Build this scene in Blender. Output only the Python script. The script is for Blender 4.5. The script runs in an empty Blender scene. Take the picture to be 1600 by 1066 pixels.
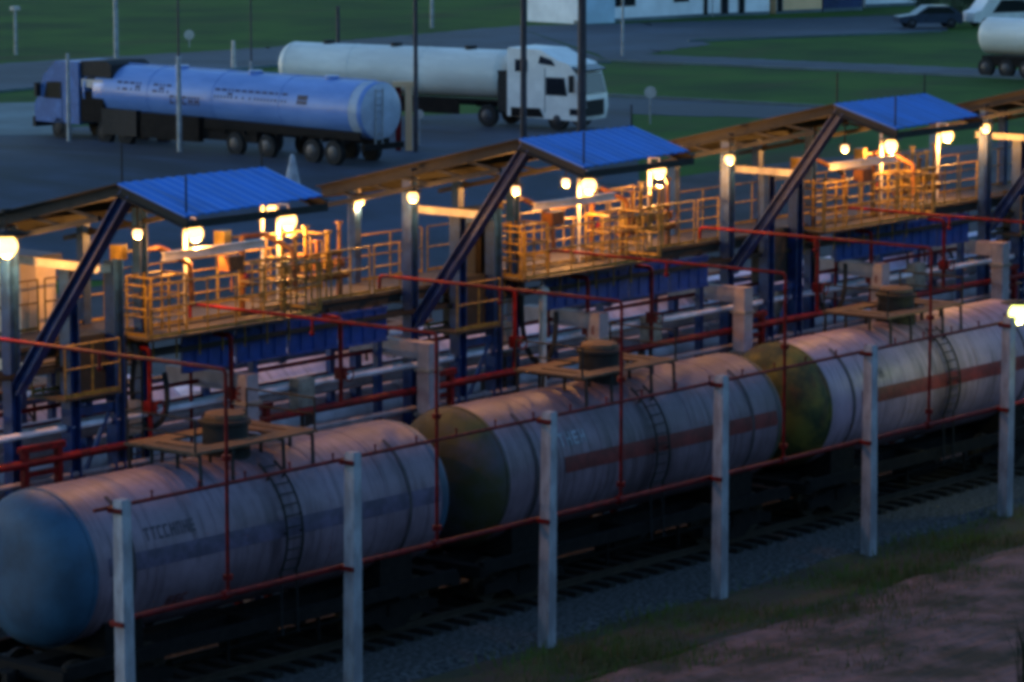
import bpy, math, random
from mathutils import Vector, Matrix, noise as mnoise
random.seed(7)
R = math.radians
C = bpy.context.scene.collection
sc = bpy.context.scene

# ------------------------------------------------------------------ camera
F_PX, PITCH, THETA = 5600.0, R(8.4006), R(39.2013)
CAM = Vector((0.0, 0.0, 17.05))
FW = Vector((math.cos(THETA)*math.cos(PITCH), math.sin(THETA)*math.cos(PITCH), -math.sin(PITCH)))
RT = Vector((math.sin(THETA), -math.cos(THETA), 0))
UP = RT.cross(FW)
cd = bpy.data.cameras.new('camera'); cam = bpy.data.objects.new('camera', cd); C.objects.link(cam)
cd.sensor_width = 36; cd.lens = F_PX/1600*36; cd.clip_end = 5000; cd.clip_start = 0.5
cam.location = CAM; cam.rotation_euler = (math.pi/2-PITCH, 0, THETA-math.pi/2)
sc.camera = cam

def ray(px, py): return FW + RT*((px-800)/F_PX) - UP*((py-533)/F_PX)
LOT = 3.0
def G(px, py, z=LOT):
    d = ray(px, py); return CAM + d*((z-CAM.z)/d.z)
def AY(px, py, y):
    d = ray(px, py); return CAM + d*((y-CAM.y)/d.y)

# ------------------------------------------------------------------ materials
def mat(name, col, rough=0.6, metal=0.0, var=0.25, scale=3.0, col2=None, bump=0.0, bscale=40, stretch=None, mixpos=(0.42, 0.62), spec=0.4, hi=None, patches=None, each=0.0):
    m = bpy.data.materials.new(name); m.use_nodes = True
    nt = m.node_tree; N = nt.nodes; L = nt.links
    b = N['Principled BSDF']; b.inputs['Roughness'].default_value = rough; b.inputs['Metallic'].default_value = metal
    b.inputs['Specular IOR Level'].default_value = spec
    tc = N.new('ShaderNodeTexCoord'); mp = N.new('ShaderNodeMapping')
    L.new(tc.outputs['Object'], mp.inputs['Vector'])
    if stretch: mp.inputs['Scale'].default_value = stretch
    n1 = N.new('ShaderNodeTexNoise'); n1.inputs['Scale'].default_value = scale; n1.inputs['Detail'].default_value = 8; n1.inputs['Roughness'].default_value = 0.65
    L.new(mp.outputs[0], n1.inputs['Vector'])
    if col2 is None: col2 = tuple(c*(1-var*1.6) for c in col)
    hi = hi or tuple(min(1, c*(1+var*0.5)) for c in col)
    cr = N.new('ShaderNodeValToRGB')
    cr.color_ramp.elements[0].position = mixpos[0]; cr.color_ramp.elements[0].color = (*col2, 1)
    cr.color_ramp.elements[1].position = mixpos[1]; cr.color_ramp.elements[1].color = (*col, 1)
    e = cr.color_ramp.elements.new(0.85); e.color = (*hi, 1)
    L.new(n1.outputs['Fac'], cr.inputs['Fac']); out = cr.outputs[0]
    if patches:                                  # (colour, scale, from, to, stretch): worn patches, tracks and stains
        pc, ps, pa, pb, pst = patches
        m2 = N.new('ShaderNodeMapping'); m2.inputs['Scale'].default_value = pst; m2.inputs['Rotation'].default_value = (0, 0, 0.35); L.new(tc.outputs['Object'], m2.inputs['Vector'])
        n3 = N.new('ShaderNodeTexNoise'); n3.inputs['Scale'].default_value = ps; n3.inputs['Detail'].default_value = 5; L.new(m2.outputs[0], n3.inputs['Vector'])
        mr = N.new('ShaderNodeMapRange'); mr.inputs['From Min'].default_value = pa; mr.inputs['From Max'].default_value = pb; L.new(n3.outputs['Fac'], mr.inputs['Value'])
        mx = N.new('ShaderNodeMix'); mx.data_type = 'RGBA'; L.new(mr.outputs[0], mx.inputs[0]); L.new(out, mx.inputs[6]); mx.inputs[7].default_value = (*pc, 1); out = mx.outputs[2]
    if each:                                     # sheets of different age: a little lighter or darker from one to the next
        oi = N.new('ShaderNodeObjectInfo'); ma = N.new('ShaderNodeMapRange'); ma.inputs['To Min'].default_value = 1-each; ma.inputs['To Max'].default_value = 1+each*.6; L.new(oi.outputs['Random'], ma.inputs['Value'])
        mm = N.new('ShaderNodeMix'); mm.data_type = 'RGBA'; mm.blend_type = 'MULTIPLY'; mm.inputs[0].default_value = 1; L.new(out, mm.inputs[6]); L.new(ma.outputs[0], mm.inputs[7]); out = mm.outputs[2]
    L.new(out, b.inputs['Base Color'])
    if bump:
        n2 = N.new('ShaderNodeTexNoise'); n2.inputs['Scale'].default_value = bscale; n2.inputs['Detail'].default_value = 6
        L.new(tc.outputs['Object'], n2.inputs['Vector'])
        bp = N.new('ShaderNodeBump'); bp.inputs['Strength'].default_value = bump; bp.inputs['Distance'].default_value = 0.05
        L.new(n2.outputs['Fac'], bp.inputs['Height']); L.new(bp.outputs[0], b.inputs['Normal'])
    return m
def lamp_mat(name, col, s):
    m = bpy.data.materials.new(name); m.use_nodes = True
    b = m.node_tree.nodes['Principled BSDF']
    b.inputs['Base Color'].default_value = (0.8, 0.7, 0.5, 1)
    b.inputs['Emission Color'].default_value = (*col, 1); b.inputs['Emission Strength'].default_value = s
    return m
M = {}
M['grass'] = mat('grass', (0.046, 0.105, 0.014), 0.95, scale=0.11, col2=(0.024, 0.055, 0.012), bump=0.6, bscale=3, var=0.7, spec=0.1, mixpos=(0.36, 0.6), hi=(0.075, 0.10, 0.02), patches=((0.055, 0.052, 0.022), 0.06, .56, .72, (1, 2.5, 1)))
M['blade'] = mat('grass_blade', (0.10, 0.15, 0.028), 0.9, scale=0.8, col2=(0.10, 0.085, 0.03), var=0.5, spec=0.1)
M['reed'] = mat('reed_blade', (0.03, 0.045, 0.022), 0.9, scale=2, spec=0.1)
M['dirt'] = mat('dirt', (0.24, 0.125, 0.112), 0.95, scale=0.6, col2=(0.075, 0.055, 0.038), bump=0.9, bscale=5, var=0.4, spec=0.1)
M['verge'] = mat('verge_soil', (0.075, 0.072, 0.034), 0.95, scale=0.6, col2=(0.085, 0.056, 0.042), bump=0.8, bscale=8, spec=0.1)
M['asphalt'] = mat('asphalt', (0.028, 0.042, 0.076), 0.8, scale=0.25, var=0.3, bump=0.2, bscale=20, patches=((0.010, 0.012, 0.018), 0.22, .5, .66, (1.6, .25, 1)))
M['yardasphalt'] = mat('yard_asphalt_lamp_tint', (0.060, 0.044, 0.048), 0.85, scale=0.25, var=0.35, bump=0.2, bscale=20)  # warm lamp light on the asphalt is put into this colour
M['road'] = mat('road_surface', (0.042, 0.060, 0.09), 0.8, scale=0.12, var=0.3, bump=0.1, bscale=10, patches=((0.026, 0.034, 0.05), 0.15, .48, .66, (.3, 2.2, 1)))
M['slab'] = mat('concrete_slab', (0.12, 0.165, 0.18), 0.75, scale=0.2, var=0.25)
M['ballast'] = mat('ballast', (0.105, 0.098, 0.10), 0.95, scale=9, col2=(0.015, 0.015, 0.016), bump=1.0, bscale=9, var=0.5)
M['sleeper'] = mat('sleeper_wood', (0.018, 0.014, 0.011), 0.9, scale=5)
M['rail'] = mat('rail_steel', (0.05, 0.032, 0.022), 0.6, 0.3, scale=4)
def wagon_mat(name, col, col2, grime, seed):
    m = bpy.data.materials.new(name); m.use_nodes = True; nt = m.node_tree; N = nt.nodes; L = nt.links
    b = N['Principled BSDF']; b.inputs['Roughness'].default_value = 0.5; b.inputs['Specular IOR Level'].default_value = 0.35
    tc = N.new('ShaderNodeTexCoord')
    def noise(scale, st, det=8):
        mp = N.new('ShaderNodeMapping'); mp.inputs['Scale'].default_value = st; mp.inputs['Location'].default_value = (seed*3.1, seed, 0)
        L.new(tc.outputs['Object'], mp.inputs['Vector']); n = N.new('ShaderNodeTexNoise'); n.inputs['Scale'].default_value = scale; n.inputs['Detail'].default_value = det; n.inputs['Roughness'].default_value = 0.68
        L.new(mp.outputs[0], n.inputs['Vector']); return n.outputs['Fac']
    def ramp(src, a, c):
        r_ = N.new('ShaderNodeMapRange'); r_.inputs['From Min'].default_value = a; r_.inputs['From Max'].default_value = c; L.new(src, r_.inputs['Value']); return r_.outputs[0]
    def mix(f, a, c):
        x = N.new('ShaderNodeMix'); x.data_type = 'RGBA'; L.new(f, x.inputs[0])
        for k, v in ((6, a), (7, c)):
            if isinstance(v, tuple): x.inputs[k].default_value = (*v, 1)
            else: L.new(v, x.inputs[k])
        return x.outputs[2]
    c0 = mix(ramp(noise(1.0, (0.6, 1, 0.6)), .36, .62), col2, col)
    c1 = mix(ramp(noise(2.2, (3.2, 0.25, 0.22)), .49, .67), c0, grime)          # run marks down the sides
    sx = N.new('ShaderNodeSeparateXYZ'); L.new(tc.outputs['Object'], sx.inputs[0])
    ab = N.new('ShaderNodeMath'); ab.operation = 'ABSOLUTE'; L.new(sx.outputs[0], ab.inputs[0])
    ad = N.new('ShaderNodeMath'); ad.operation = 'ADD'; L.new(ramp(ab.outputs[0], 1.5, 0.1), ad.inputs[0])
    mu = N.new('ShaderNodeMath'); mu.operation = 'MULTIPLY'; L.new(ad.outputs[0], mu.inputs[0]); L.new(ramp(noise(1.7, (2.2, .3, .3)), .38, .66), mu.inputs[1])
    cl = N.new('ShaderNodeMath'); cl.operation = 'MULTIPLY'; cl.inputs[1].default_value = 0.8; cl.use_clamp = True; L.new(mu.outputs[0], cl.inputs[0])
    ad.inputs[1].default_value = 0.12
    c2 = mix(cl.outputs[0], c1, tuple(g*0.45 for g in grime))
    c3 = mix(ramp(noise(9, (1, 1, 1)), .66, .74), c2, (0.13, 0.05, 0.03))        # rust specks
    L.new(c3, b.inputs['Base Color'])
    n2 = N.new('ShaderNodeTexNoise'); n2.inputs['Scale'].default_value = 2.5; n2.inputs['Detail'].default_value = 5; L.new(tc.outputs['Object'], n2.inputs['Vector'])
    bp = N.new('ShaderNodeBump'); bp.inputs['Strength'].default_value = 0.25; bp.inputs['Distance'].default_value = 0.04; L.new(n2.outputs['Fac'], bp.inputs['Height']); L.new(bp.outputs[0], b.inputs['Normal'])
    return m
M['tank1'] = wagon_mat('wagon_paint_grey', (0.24, 0.165, 0.215), (0.145, 0.096, 0.125), (0.085, 0.055, 0.075), 1)
M['tank2'] = wagon_mat('wagon_paint_mauve', (0.205, 0.135, 0.175), (0.112, 0.074, 0.092), (0.065, 0.042, 0.052), 2)
M['tank3'] = wagon_mat('wagon_paint_pale', (0.34, 0.23, 0.31), (0.21, 0.14, 0.19), (0.10, 0.07, 0.09), 3)
M['tankback'] = wagon_mat('wagon_paint_lilac', (0.55, 0.52, 0.72), (0.42, 0.39, 0.55), (0.28, 0.26, 0.36), 4)
M['head1'] = mat('tank_end_sky_light', (0.026, 0.078, 0.145), 0.6, scale=0.9, col2=(0.014, 0.042, 0.08), var=0.25, bump=0.1, bscale=4)  # blue sky light falling on this end is put into the colour
M['head2'] = mat('tank_end_sooty', (0.055, 0.046, 0.058), 0.7, scale=1.0, col2=(0.040, 0.035, 0.010), var=0.3, bump=0.2, bscale=6, patches=((0.075, 0.062, 0.012), 1.1, .57, .70, (1, 1, 1)))
M['head3'] = mat('tank_end_ochre', (0.15, 0.115, 0.018), 0.7, scale=1.3, col2=(0.028, 0.035, 0.012), var=0.3, bump=0.2, bscale=6, patches=((0.10, 0.035, 0.012), 1.6, .55, .68, (1, 1, .5)))
M['stripe_red'] = mat('stripe_red', (0.17, 0.018, 0.018), 0.6, scale=3, var=0.3)
M['stripe_dark'] = mat('stripe_violet', (0.105, 0.078, 0.14), 0.6, scale=3, var=0.3)
M['ink'] = mat('marking_ink', (0.075, 0.06, 0.085), 0.7)
M['inkblue'] = mat('marking_blue', (0.01, 0.02, 0.10), 0.6)
M['inkwhite'] = mat('marking_white', (0.34, 0.36, 0.42), 0.7)
M['strapgrime'] = mat('strap_grime', (0.06, 0.042, 0.05), 0.7, scale=3, col2=(0.03, 0.022, 0.026))
M['black'] = mat('dark_steel', (0.014, 0.013, 0.014), 0.75, 0.1, scale=6)
M['under'] = mat('underframe_grime', (0.013, 0.010, 0.009), 0.85, scale=5, col2=(0.006, 0.005, 0.005), spec=0.15)
M['bluesteel'] = mat('blue_painted_steel', (0.008, 0.036, 0.15), 0.45, 0.0, scale=4, var=0.3)
M['roofblue'] = mat('blue_roof_sheet', (0.012, 0.17, 0.62), 0.5, scale=0.7, var=0.12, stretch=(4, 0.6, 1), each=0.22, patches=((0.012, 0.085, 0.30), 1.3, .52, .74, (2.5, .35, 1)))
M['roofback'] = mat('rusty_roof_sheet', (0.020, 0.014, 0.011), 0.75, scale=2, var=0.4)
M['panelblue'] = mat('blue_skirt_sheet', (0.010, 0.045, 0.25), 0.5, scale=2, var=0.25)
M['redpipe'] = mat('red_pipe_paint', (0.18, 0.006, 0.007), 0.55, scale=4, var=0.35, spec=0.15)
M['yellow'] = mat('yellow_paint', (0.24, 0.145, 0.018), 0.5, scale=5, var=0.35)
M['orange'] = mat('orange_paint', (0.17, 0.06, 0.012), 0.5, scale=5, var=0.35)
M['grating'] = mat('walkway_grating', (0.045, 0.032, 0.024), 0.7, 0.2, scale=6)
M['plank'] = mat('wagon_plank', (0.13, 0.075, 0.045), 0.8, scale=4, stretch=(1, 8, 1))
M['white'] = mat('white_paint', (0.55, 0.50, 0.47), 0.5, scale=2.5, var=0.18)
M['grubby'] = mat('grubby_beam_paint', (0.26, 0.21, 0.18), 0.6, scale=3, var=0.35)
M['cream'] = mat('cream_wall', (0.70, 0.55, 0.40), 0.7, scale=1.2, var=0.12)
M['pinkpipe'] = mat('pale_duct_paint', (0.33, 0.265, 0.295), 0.6, scale=2, var=0.2)
M['palepipe'] = mat('pale_pipe_paint', (0.66, 0.62, 0.72), 0.5, scale=2, var=0.2)
M['concrete'] = mat('post_concrete', (0.34, 0.33, 0.36), 0.8, scale=3, col2=(0.20, 0.18, 0.20), bump=0.25, bscale=25, stretch=(1, 1, 0.35))
M['galv'] = mat('galvanised_pole', (0.34, 0.38, 0.42), 0.5, 0.3, scale=2)
M['darkpole'] = mat('dark_pole', (0.05, 0.045, 0.06), 0.6, 0.2, scale=2)
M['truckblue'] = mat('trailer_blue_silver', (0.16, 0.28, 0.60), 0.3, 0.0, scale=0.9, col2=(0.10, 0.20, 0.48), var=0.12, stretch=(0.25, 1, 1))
M['truckcab'] = mat('cab_pale_blue', (0.06, 0.16, 0.42), 0.5, scale=2, var=0.2, spec=0.2)
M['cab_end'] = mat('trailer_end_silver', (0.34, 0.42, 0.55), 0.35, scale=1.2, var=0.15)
M['truckwhite'] = mat('trailer_white', (0.70, 0.72, 0.68), 0.4, scale=0.9, var=0.14, stretch=(0.25, 1, 1))
M['cabwhite'] = mat('cab_white', (0.78, 0.76, 0.73), 0.35, scale=2, var=0.08)
M['glass'] = mat('dark_glass', (0.012, 0.014, 0.02), 0.15, var=0.1, spec=0.6)
M['tyre'] = mat('tyre_rubber', (0.014, 0.014, 0.015), 0.9)
M['hub'] = mat('wheel_hub', (0.055, 0.055, 0.065), 0.5, 0.3)
M['bldblue'] = mat('wall_pale_blue', (0.46, 0.62, 0.72), 0.8, scale=0.5, var=0.1)
M['bldwhite'] = mat('wall_white', (0.82, 0.84, 0.86), 0.8, scale=0.5, var=0.1)
M['blddark'] = mat('wall_dark_blue', (0.02, 0.04, 0.12), 0.7, scale=0.5)
M['bldorangelight'] = mat('wall_peach', (0.85, 0.52, 0.28), 0.8, scale=0.5, var=0.08)  # orange light on the building front and portal, painted as wall colour
M['roofdark'] = mat('building_roof', (0.08, 0.08, 0.10), 0.8)
M['leaf'] = mat('shrub_leaf', (0.03, 0.06, 0.02), 0.85, scale=3, col2=(0.012, 0.028, 0.012), var=0.5)
M['bark'] = mat('bark', (0.06, 0.045, 0.03), 0.9)
M['carpaint'] = mat('car_paint_dark', (0.03, 0.045, 0.08), 0.3)
M['bulb'] = lamp_mat('sodium_bulb', (1.0, 0.52, 0.13), 1.9)
M['bulbmid'] = lamp_mat('sodium_bulb_small', (1.0, 0.52, 0.14), 1.5)
M['bulbdim'] = lamp_mat('sodium_bulb_faint', (1.0, 0.52, 0.22), 1.2)
M['bulbgreen'] = lamp_mat('yellow_green_bulb', (0.9, 0.95, 0.20), 1.5)
WATT = {'bulb': 135, 'bulbmid': 45, 'bulbdim': 115, 'bulbgreen': 30}

# ------------------------------------------------------------------ mesh builder
class MB:
    def __init__(s): s.v = []; s.f = []
    def add(s, vs, fs):
        o = len(s.v); s.v += [tuple(v) for v in vs]; s.f += [tuple(i+o for i in f) for f in fs]; return s
    def box(s, c, d, rot=None):
        x, y, z = d[0]/2, d[1]/2, d[2]/2
        vs = [Vector((a*x, b*y, e*z)) for a in (-1, 1) for b in (-1, 1) for e in (-1, 1)]
        if rot is not None: vs = [rot @ v for v in vs]
        return s.add([v+Vector(c) for v in vs], [(0,1,3,2), (4,6,7,5), (0,4,5,1), (2,3,7,6), (0,2,6,4), (1,5,7,3)])
    def frame(s, d, up=(0,0,1)):
        d = Vector(d).normalized(); u = Vector(up)
        if abs(d.dot(u)) > 0.97: u = Vector((0,1,0)) if abs(d.y) < 0.9 else Vector((1,0,0))
        a = d.cross(u).normalized(); return d, a, a.cross(d)
    def bar(s, p0, p1, w, h=None, up=(0,0,1)):
        h = h or w; p0 = Vector(p0); p1 = Vector(p1)
        d, a, b = s.frame(p1-p0, up)
        vs = [p + a*(i*w/2) + b*(j*h/2) for p in (p0, p1) for i, j in ((-1,-1), (1,-1), (1,1), (-1,1))]
        return s.add(vs, [(3,2,1,0), (4,5,6,7), (0,1,5,4), (1,2,6,5), (2,3,7,6), (3,0,4,7)])
    def hbeam(s, p0, p1, w, h, t=0.03, up=(0,0,1)):
        p0 = Vector(p0); p1 = Vector(p1); d, a, b = s.frame(p1-p0, up)
        s.bar(p0+b*(h/2-t/2), p1+b*(h/2-t/2), w, t, up); s.bar(p0-b*(h/2-t/2), p1-b*(h/2-t/2), w, t, up)
        return s.bar(p0, p1, t, h-2*t, up)
    def tube(s, p0, p1, r, n=10, r1=None):
        p0 = Vector(p0); p1 = Vector(p1); r1 = r if r1 is None else r1
        d, a, b = s.frame(p1-p0); vs = []
        for p, q in ((p0, r), (p1, r1)):
            for i in range(n):
                t = 2*math.pi*i/n; vs.append(p + a*(q*math.cos(t)) + b*(q*math.sin(t)))
        fs = [(i, (i+1) % n, n+(i+1) % n, n+i) for i in range(n)]
        return s.add(vs, fs + [tuple(range(n-1, -1, -1)), tuple(range(n, 2*n))])
    def pipe(s, pts, r, n=10, bend=None):
        pts = [Vector(p) for p in pts]
        if bend:
            o = [pts[0]]
            for i in range(1, len(pts)-1):
                a = (pts[i-1]-pts[i]).normalized(); b = (pts[i+1]-pts[i]).normalized()
                p, q = pts[i]+a*bend, pts[i]+b*bend
                for k in range(6):
                    t = k/5; o.append(p*(1-t)**2 + pts[i]*2*t*(1-t) + q*t*t)
            o.append(pts[-1]); pts = o
        d, a, b = s.frame(pts[1]-pts[0]); vs = []
        for i, p in enumerate(pts):
            if i == 0: t = pts[1]-pts[0]
            elif i == len(pts)-1: t = pts[-1]-pts[-2]
            else: t = (pts[i+1]-p).normalized() + (p-pts[i-1]).normalized()
            t.normalize(); a = (a - t*a.dot(t)).normalized(); b = t.cross(a)
            for k in range(n):
                w = 2*math.pi*k/n; vs.append(p + a*(r*math.cos(w)) + b*(r*math.sin(w)))
        fs = []
        for i in range(len(pts)-1):
            for k in range(n):
                fs.append((i*n+k, i*n+(k+1) % n, (i+1)*n+(k+1) % n, (i+1)*n+k))
        e = (len(pts)-1)*n
        return s.add(vs, fs + [tuple(range(n-1, -1, -1)), tuple(range(e, e+n))])
    def lathe(s, prof, n=32, axis='x', c=(0,0,0)):
        vs = []; c = Vector(c)
        for x, r in prof:
            for k in range(n):
                t = 2*math.pi*k/n; a, b = r*math.cos(t), r*math.sin(t)
                vs.append(c + (Vector((x, a, b)) if axis == 'x' else Vector((a, b, x)) if axis == 'z' else Vector((b, x, a))))
        fs = []
        for i in range(len(prof)-1):
            for k in range(n): fs.append((i*n+k, i*n+(k+1) % n, (i+1)*n+(k+1) % n, (i+1)*n+k))
        e = (len(prof)-1)*n
        return s.add(vs, fs + [tuple(range(n-1, -1, -1)), tuple(range(e, e+n))])
    def ball(s, c, r, n=14, m=8, sq=1.0):
        prof = [(-r*sq*math.cos(math.pi*i/m), max(1e-3, r*math.sin(math.pi*i/m))) for i in range(m+1)]
        return s.lathe(prof, n, 'z', c)
    def torus(s, c, Rr, r, axis='y', n=18, m=6):
        vs = []
        for i in range(n):
            t = 2*math.pi*i/n
            for j in range(m):
                w = 2*math.pi*j/m; q = Rr + r*math.cos(w); a, b, h = q*math.cos(t), q*math.sin(t), r*math.sin(w)
                vs.append(Vector(c) + (Vector((a, h, b)) if axis == 'y' else Vector((h, a, b)) if axis == 'x' else Vector((a, b, h))))
        return s.add(vs, [(i*m+j, ((i+1) % n)*m+j, ((i+1) % n)*m+(j+1) % m, i*m+(j+1) % m) for i in range(n) for j in range(m)])
    def prism(s, poly, y0, y1):       # polygon in x,z swept along y
        n = len(poly); vs = [Vector((x, y0, z)) for x, z in poly] + [Vector((x, y1, z)) for x, z in poly]
        return s.add(vs, [tuple(range(n)), tuple(range(2*n-1, n-1, -1))] + [(i, n+i, n+(i+1) % n, (i+1) % n) for i in range(n)])
    def build(s, name, m, parent=None, loc=None, smooth=True):
        me = bpy.data.meshes.new(name); me.from_pydata(s.v, [], s.f)
        import bmesh
        b = bmesh.new(); b.from_mesh(me); bmesh.ops.recalc_face_normals(b, faces=b.faces); b.to_mesh(me); b.free()
        me.materials.append(M[m] if isinstance(m, str) else m)
        if smooth:
            me.polygons.foreach_set('use_smooth', [True]*len(me.polygons)); me.set_sharp_from_angle(angle=R(38))
        o = bpy.data.objects.new(name, me); C.objects.link(o)
        if parent is not None: o.parent = parent
        if loc is not None: o.location = loc
        return o
def tag(o, label=None, cat=None, group=None, kind=None):
    if label: o['label'] = label
    if cat: o['category'] = cat
    if group: o['group'] = group
    if kind: o['kind'] = kind
    return o
def thing(name, label, cat, loc=(0,0,0), rz=0.0, group=None):
    o = bpy.data.objects.new(name, None); C.objects.link(o); o.empty_display_size = 0.3
    o.location = loc; o.rotation_euler = (0, 0, rz); return tag(o, label, cat, group)
def copy_tree(o, parent=None):
    c = o.copy(); C.objects.link(c); c.parent = parent
    for ch in list(o.children): copy_tree(ch, c)
    return c

# ------------------------------------------------------------------ terrain
def rr(x, y): return x*math.cos(THETA)+y*math.sin(THETA)
def hgt(x, y):
    t = max(0.0, min(1.0, (rr(x, y)-110)/38)); h = LOT*t*t*(3-2*t)
    if y < 30:                                   # unseen hill added on the camera side to block low sky light
        u = min(1.0, (30-y)/30); h += 15*u*u*(3-2*u)
        if y < 0: h += min(-y, 140)*0.22
    return h
ER = Vector((math.cos(THETA), math.sin(THETA), 0)); ES = RT.copy()
rs = [-400, -300] + [-200+4*i for i in range(57)] + [30+2*i for i in range(40)] + [110+i for i in range(40)] + [150+5*i for i in range(40)] + [400, 600, 1000, 2000]
ss = [-1500, -600, -300, -150] + [-100+4*i for i in range(51)] + [150, 300, 600, 1500]
vs = []
for r_ in rs:
    for s_ in ss:
        p = ER*r_ + ES*s_; vs.append((p.x, p.y, hgt(p.x, p.y)))
n = len(ss)
fs = [(i*n+j, i*n+j+1, (i+1)*n+j+1, (i+1)*n+j) for i in range(len(rs)-1) for j in range(n-1)]
tag(MB().add(vs, fs).build('ground', 'grass'), 'mown green grass land around the rail yard', kind='structure')
def sheet(name, q, m, dz, nu=60, nv=10, kind='structure', jitter=0.0, rough=0.0):
    q = [Vector((p[0], p[1], 0)) for p in q]; vs = []
    for i in range(nu+1):
        for j in range(nv+1):
            u, v = i/nu, j/nv
            p = (q[0]*(1-u)+q[3]*u)*(1-v) + (q[1]*(1-u)+q[2]*u)*v
            if jitter and j in (0, nv): p = p + Vector((random.uniform(-1, 1)*jitter, random.uniform(-1, 1)*jitter, 0))
            e = 0.0
            if rough: e = rough*max(0.0, 0.35+mnoise.noise((p.x*.55, p.y*1.1, 1.7))+.5*mnoise.noise((p.x*1.9, p.y*2.6, 4.2))+.35*mnoise.noise((p.x*5, p.y*6, 9)))
            vs.append((p.x, p.y, hgt(p.x, p.y)+dz+e))
    k = nv+1
    fs = [(i*k+j, i*k+j+1, (i+1)*k+j+1, (i+1)*k+j) for i in range(nu) for j in range(nv)]
    return tag(MB().add(vs, fs).build(name, m), kind=kind)
# yard pavement between the tracks and the lorry park
sheet('yard_pavement', [(20, 60.5), (150, 60.5), (150, 78), (20, 100)], 'yardasphalt', 0.012, 110, 50)
def P2(*pts): return [G(*p) for p in pts]
def P0(*pts): return [G(*p, 0.0) for p in pts]
sheet('lorry_park', P2((-260, 212), (-180, 345), (1010, 345), (985, 170)), 'asphalt', 0.024, 60, 90)
sheet('concrete_apron', P2((-260, 166), (-260, 214), (108, 212), (120, 160)), 'slab', 0.036, 30, 10)
sheet('road', P2((-200, 112), (-200, 158), (420, 104), (420, 74)), 'road', 0.012, 40, 8, jitter=0.3)
sheet('road', P2((420, 74), (420, 104), (960, 98), (800, 41)), 'road', 0.012, 40, 8, jitter=0.3)
sheet('road', P2((800, 41), (955, 92), (1110, 70), (1010, 36)), 'road', 0.016, 30, 8, jitter=0.3)
sheet('road', P2((1010, 36), (1060, 62), (1480, 48), (1480, 22)), 'road', 0.012, 40, 8, jitter=0.3)
sheet('road', P2((930, 82), (945, 93), (1640, 124), (1640, 112)), 'road', 0.020, 60, 4, jitter=0.25)
sheet('path', P2((900, 149), (900, 176), (1340, 190), (1340, 172)), 'road', 0.020, 40, 4, jitter=0.25)
# low pale kerb stones between road and grass
def kerb(a, b):
    a, b = G(*a), G(*b); L_ = (b-a).length; d = (b-a).normalized(); m = MB(); n_ = int(L_)
    for i in range(n_):
        p0, p1 = a+d*(L_*i/n_), a+d*(L_*(i+.985)/n_); m.bar((p0.x, p0.y, hgt(p0.x, p0.y)+.06), (p1.x, p1.y, hgt(p1.x, p1.y)+.06), .16, .14)
    tag(m.build('kerb', 'slab'), kind='structure')
kerb((930, 95), (1640, 126)); kerb((420, 105), (955, 99)); kerb((-150, 159), (420, 105)); kerb((1075, 66), (1470, 50)); kerb((905, 148), (1335, 171))
# railway bed
def tracks():
    sheet('ballast', [(-10, 45.75), (200, 45.75), (200, 60.4), (-10, 60.4)], 'ballast', 0.12, 200, 30, jitter=0.12)
    m = MB()
    m.add([(-10, 45.1, 0.0), (-10, 45.75, 0.12), (200, 45.75, 0.12), (200, 45.1, 0.0)], [(0, 1, 2, 3)])
    tag(m.build('ballast_shoulder', 'ballast'), kind='structure')
    for yc, nm in ((48.5, 'track'), (56.9, 'track')):
        t = tag(thing(nm, None, None), 'steel railway track under the front row of tank wagons' if yc < 50 else 'steel railway track under the rear row of tank wagons', 'railway track', 'railway tracks')
        m = MB()
        for i in range(int(150/0.6)): m.box((20+0.6*i, yc, 0.16), (0.24, 2.6, 0.14))
        o = m.build('sleeper_row', 'sleeper', t); tag(o, kind='stuff')
        for d in (-0.76, 0.76):
            m = MB(); m.box((95, yc+d, 0.245), (150, 0.13, 0.03)); m.box((95, yc+d, 0.305), (150, 0.03, 0.09)); m.box((95, yc+d, 0.37), (150, 0.07, 0.04))
            m.build('rail', 'rail', t)
tracks()
# foreground verge and dirt track, grass
sheet('verge', [(25, 42.7), (110, 42.7), (110, 45.4), (25, 45.4)], 'verge', 0.010, 520, 22, jitter=0.12, rough=0.06)
sheet('dirt_path', [(20, 33), (110, 36), (110, 43.0), (20, 42.3)], 'dirt', 0.004, 520, 60, jitter=0.35, rough=0.13)
m = MB()
for i in range(30000):
    x = random.uniform(48, 88); y = random.gauss(43.5, 1.0) if random.random() < 0.85 else random.uniform(38.5, 43)
    if y > 45.5: continue
    dens = math.sin(x*0.9+1.3)*math.sin(x*0.37+y)*0.5+0.5
    if random.random() > dens*1.15-0.05: continue
    h = random.uniform(0.05, 0.2)*(0.6+dens); a = random.uniform(0, 6.28); w = random.uniform(0.008, 0.02)
    dx, dy = math.cos(a)*w, math.sin(a)*w; lx, ly = random.gauss(0, 0.3)*h, random.gauss(0, 0.3)*h
    m.add([(x-dx, y-dy, 0), (x+dx, y+dy, 0), (x+lx, y+ly, h+.06)], [(0, 1, 2)])
tag(m.build('verge_grass', 'blade', smooth=False), 'short rough grass along the foot of the concrete posts', 'grass', kind='stuff')
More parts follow.
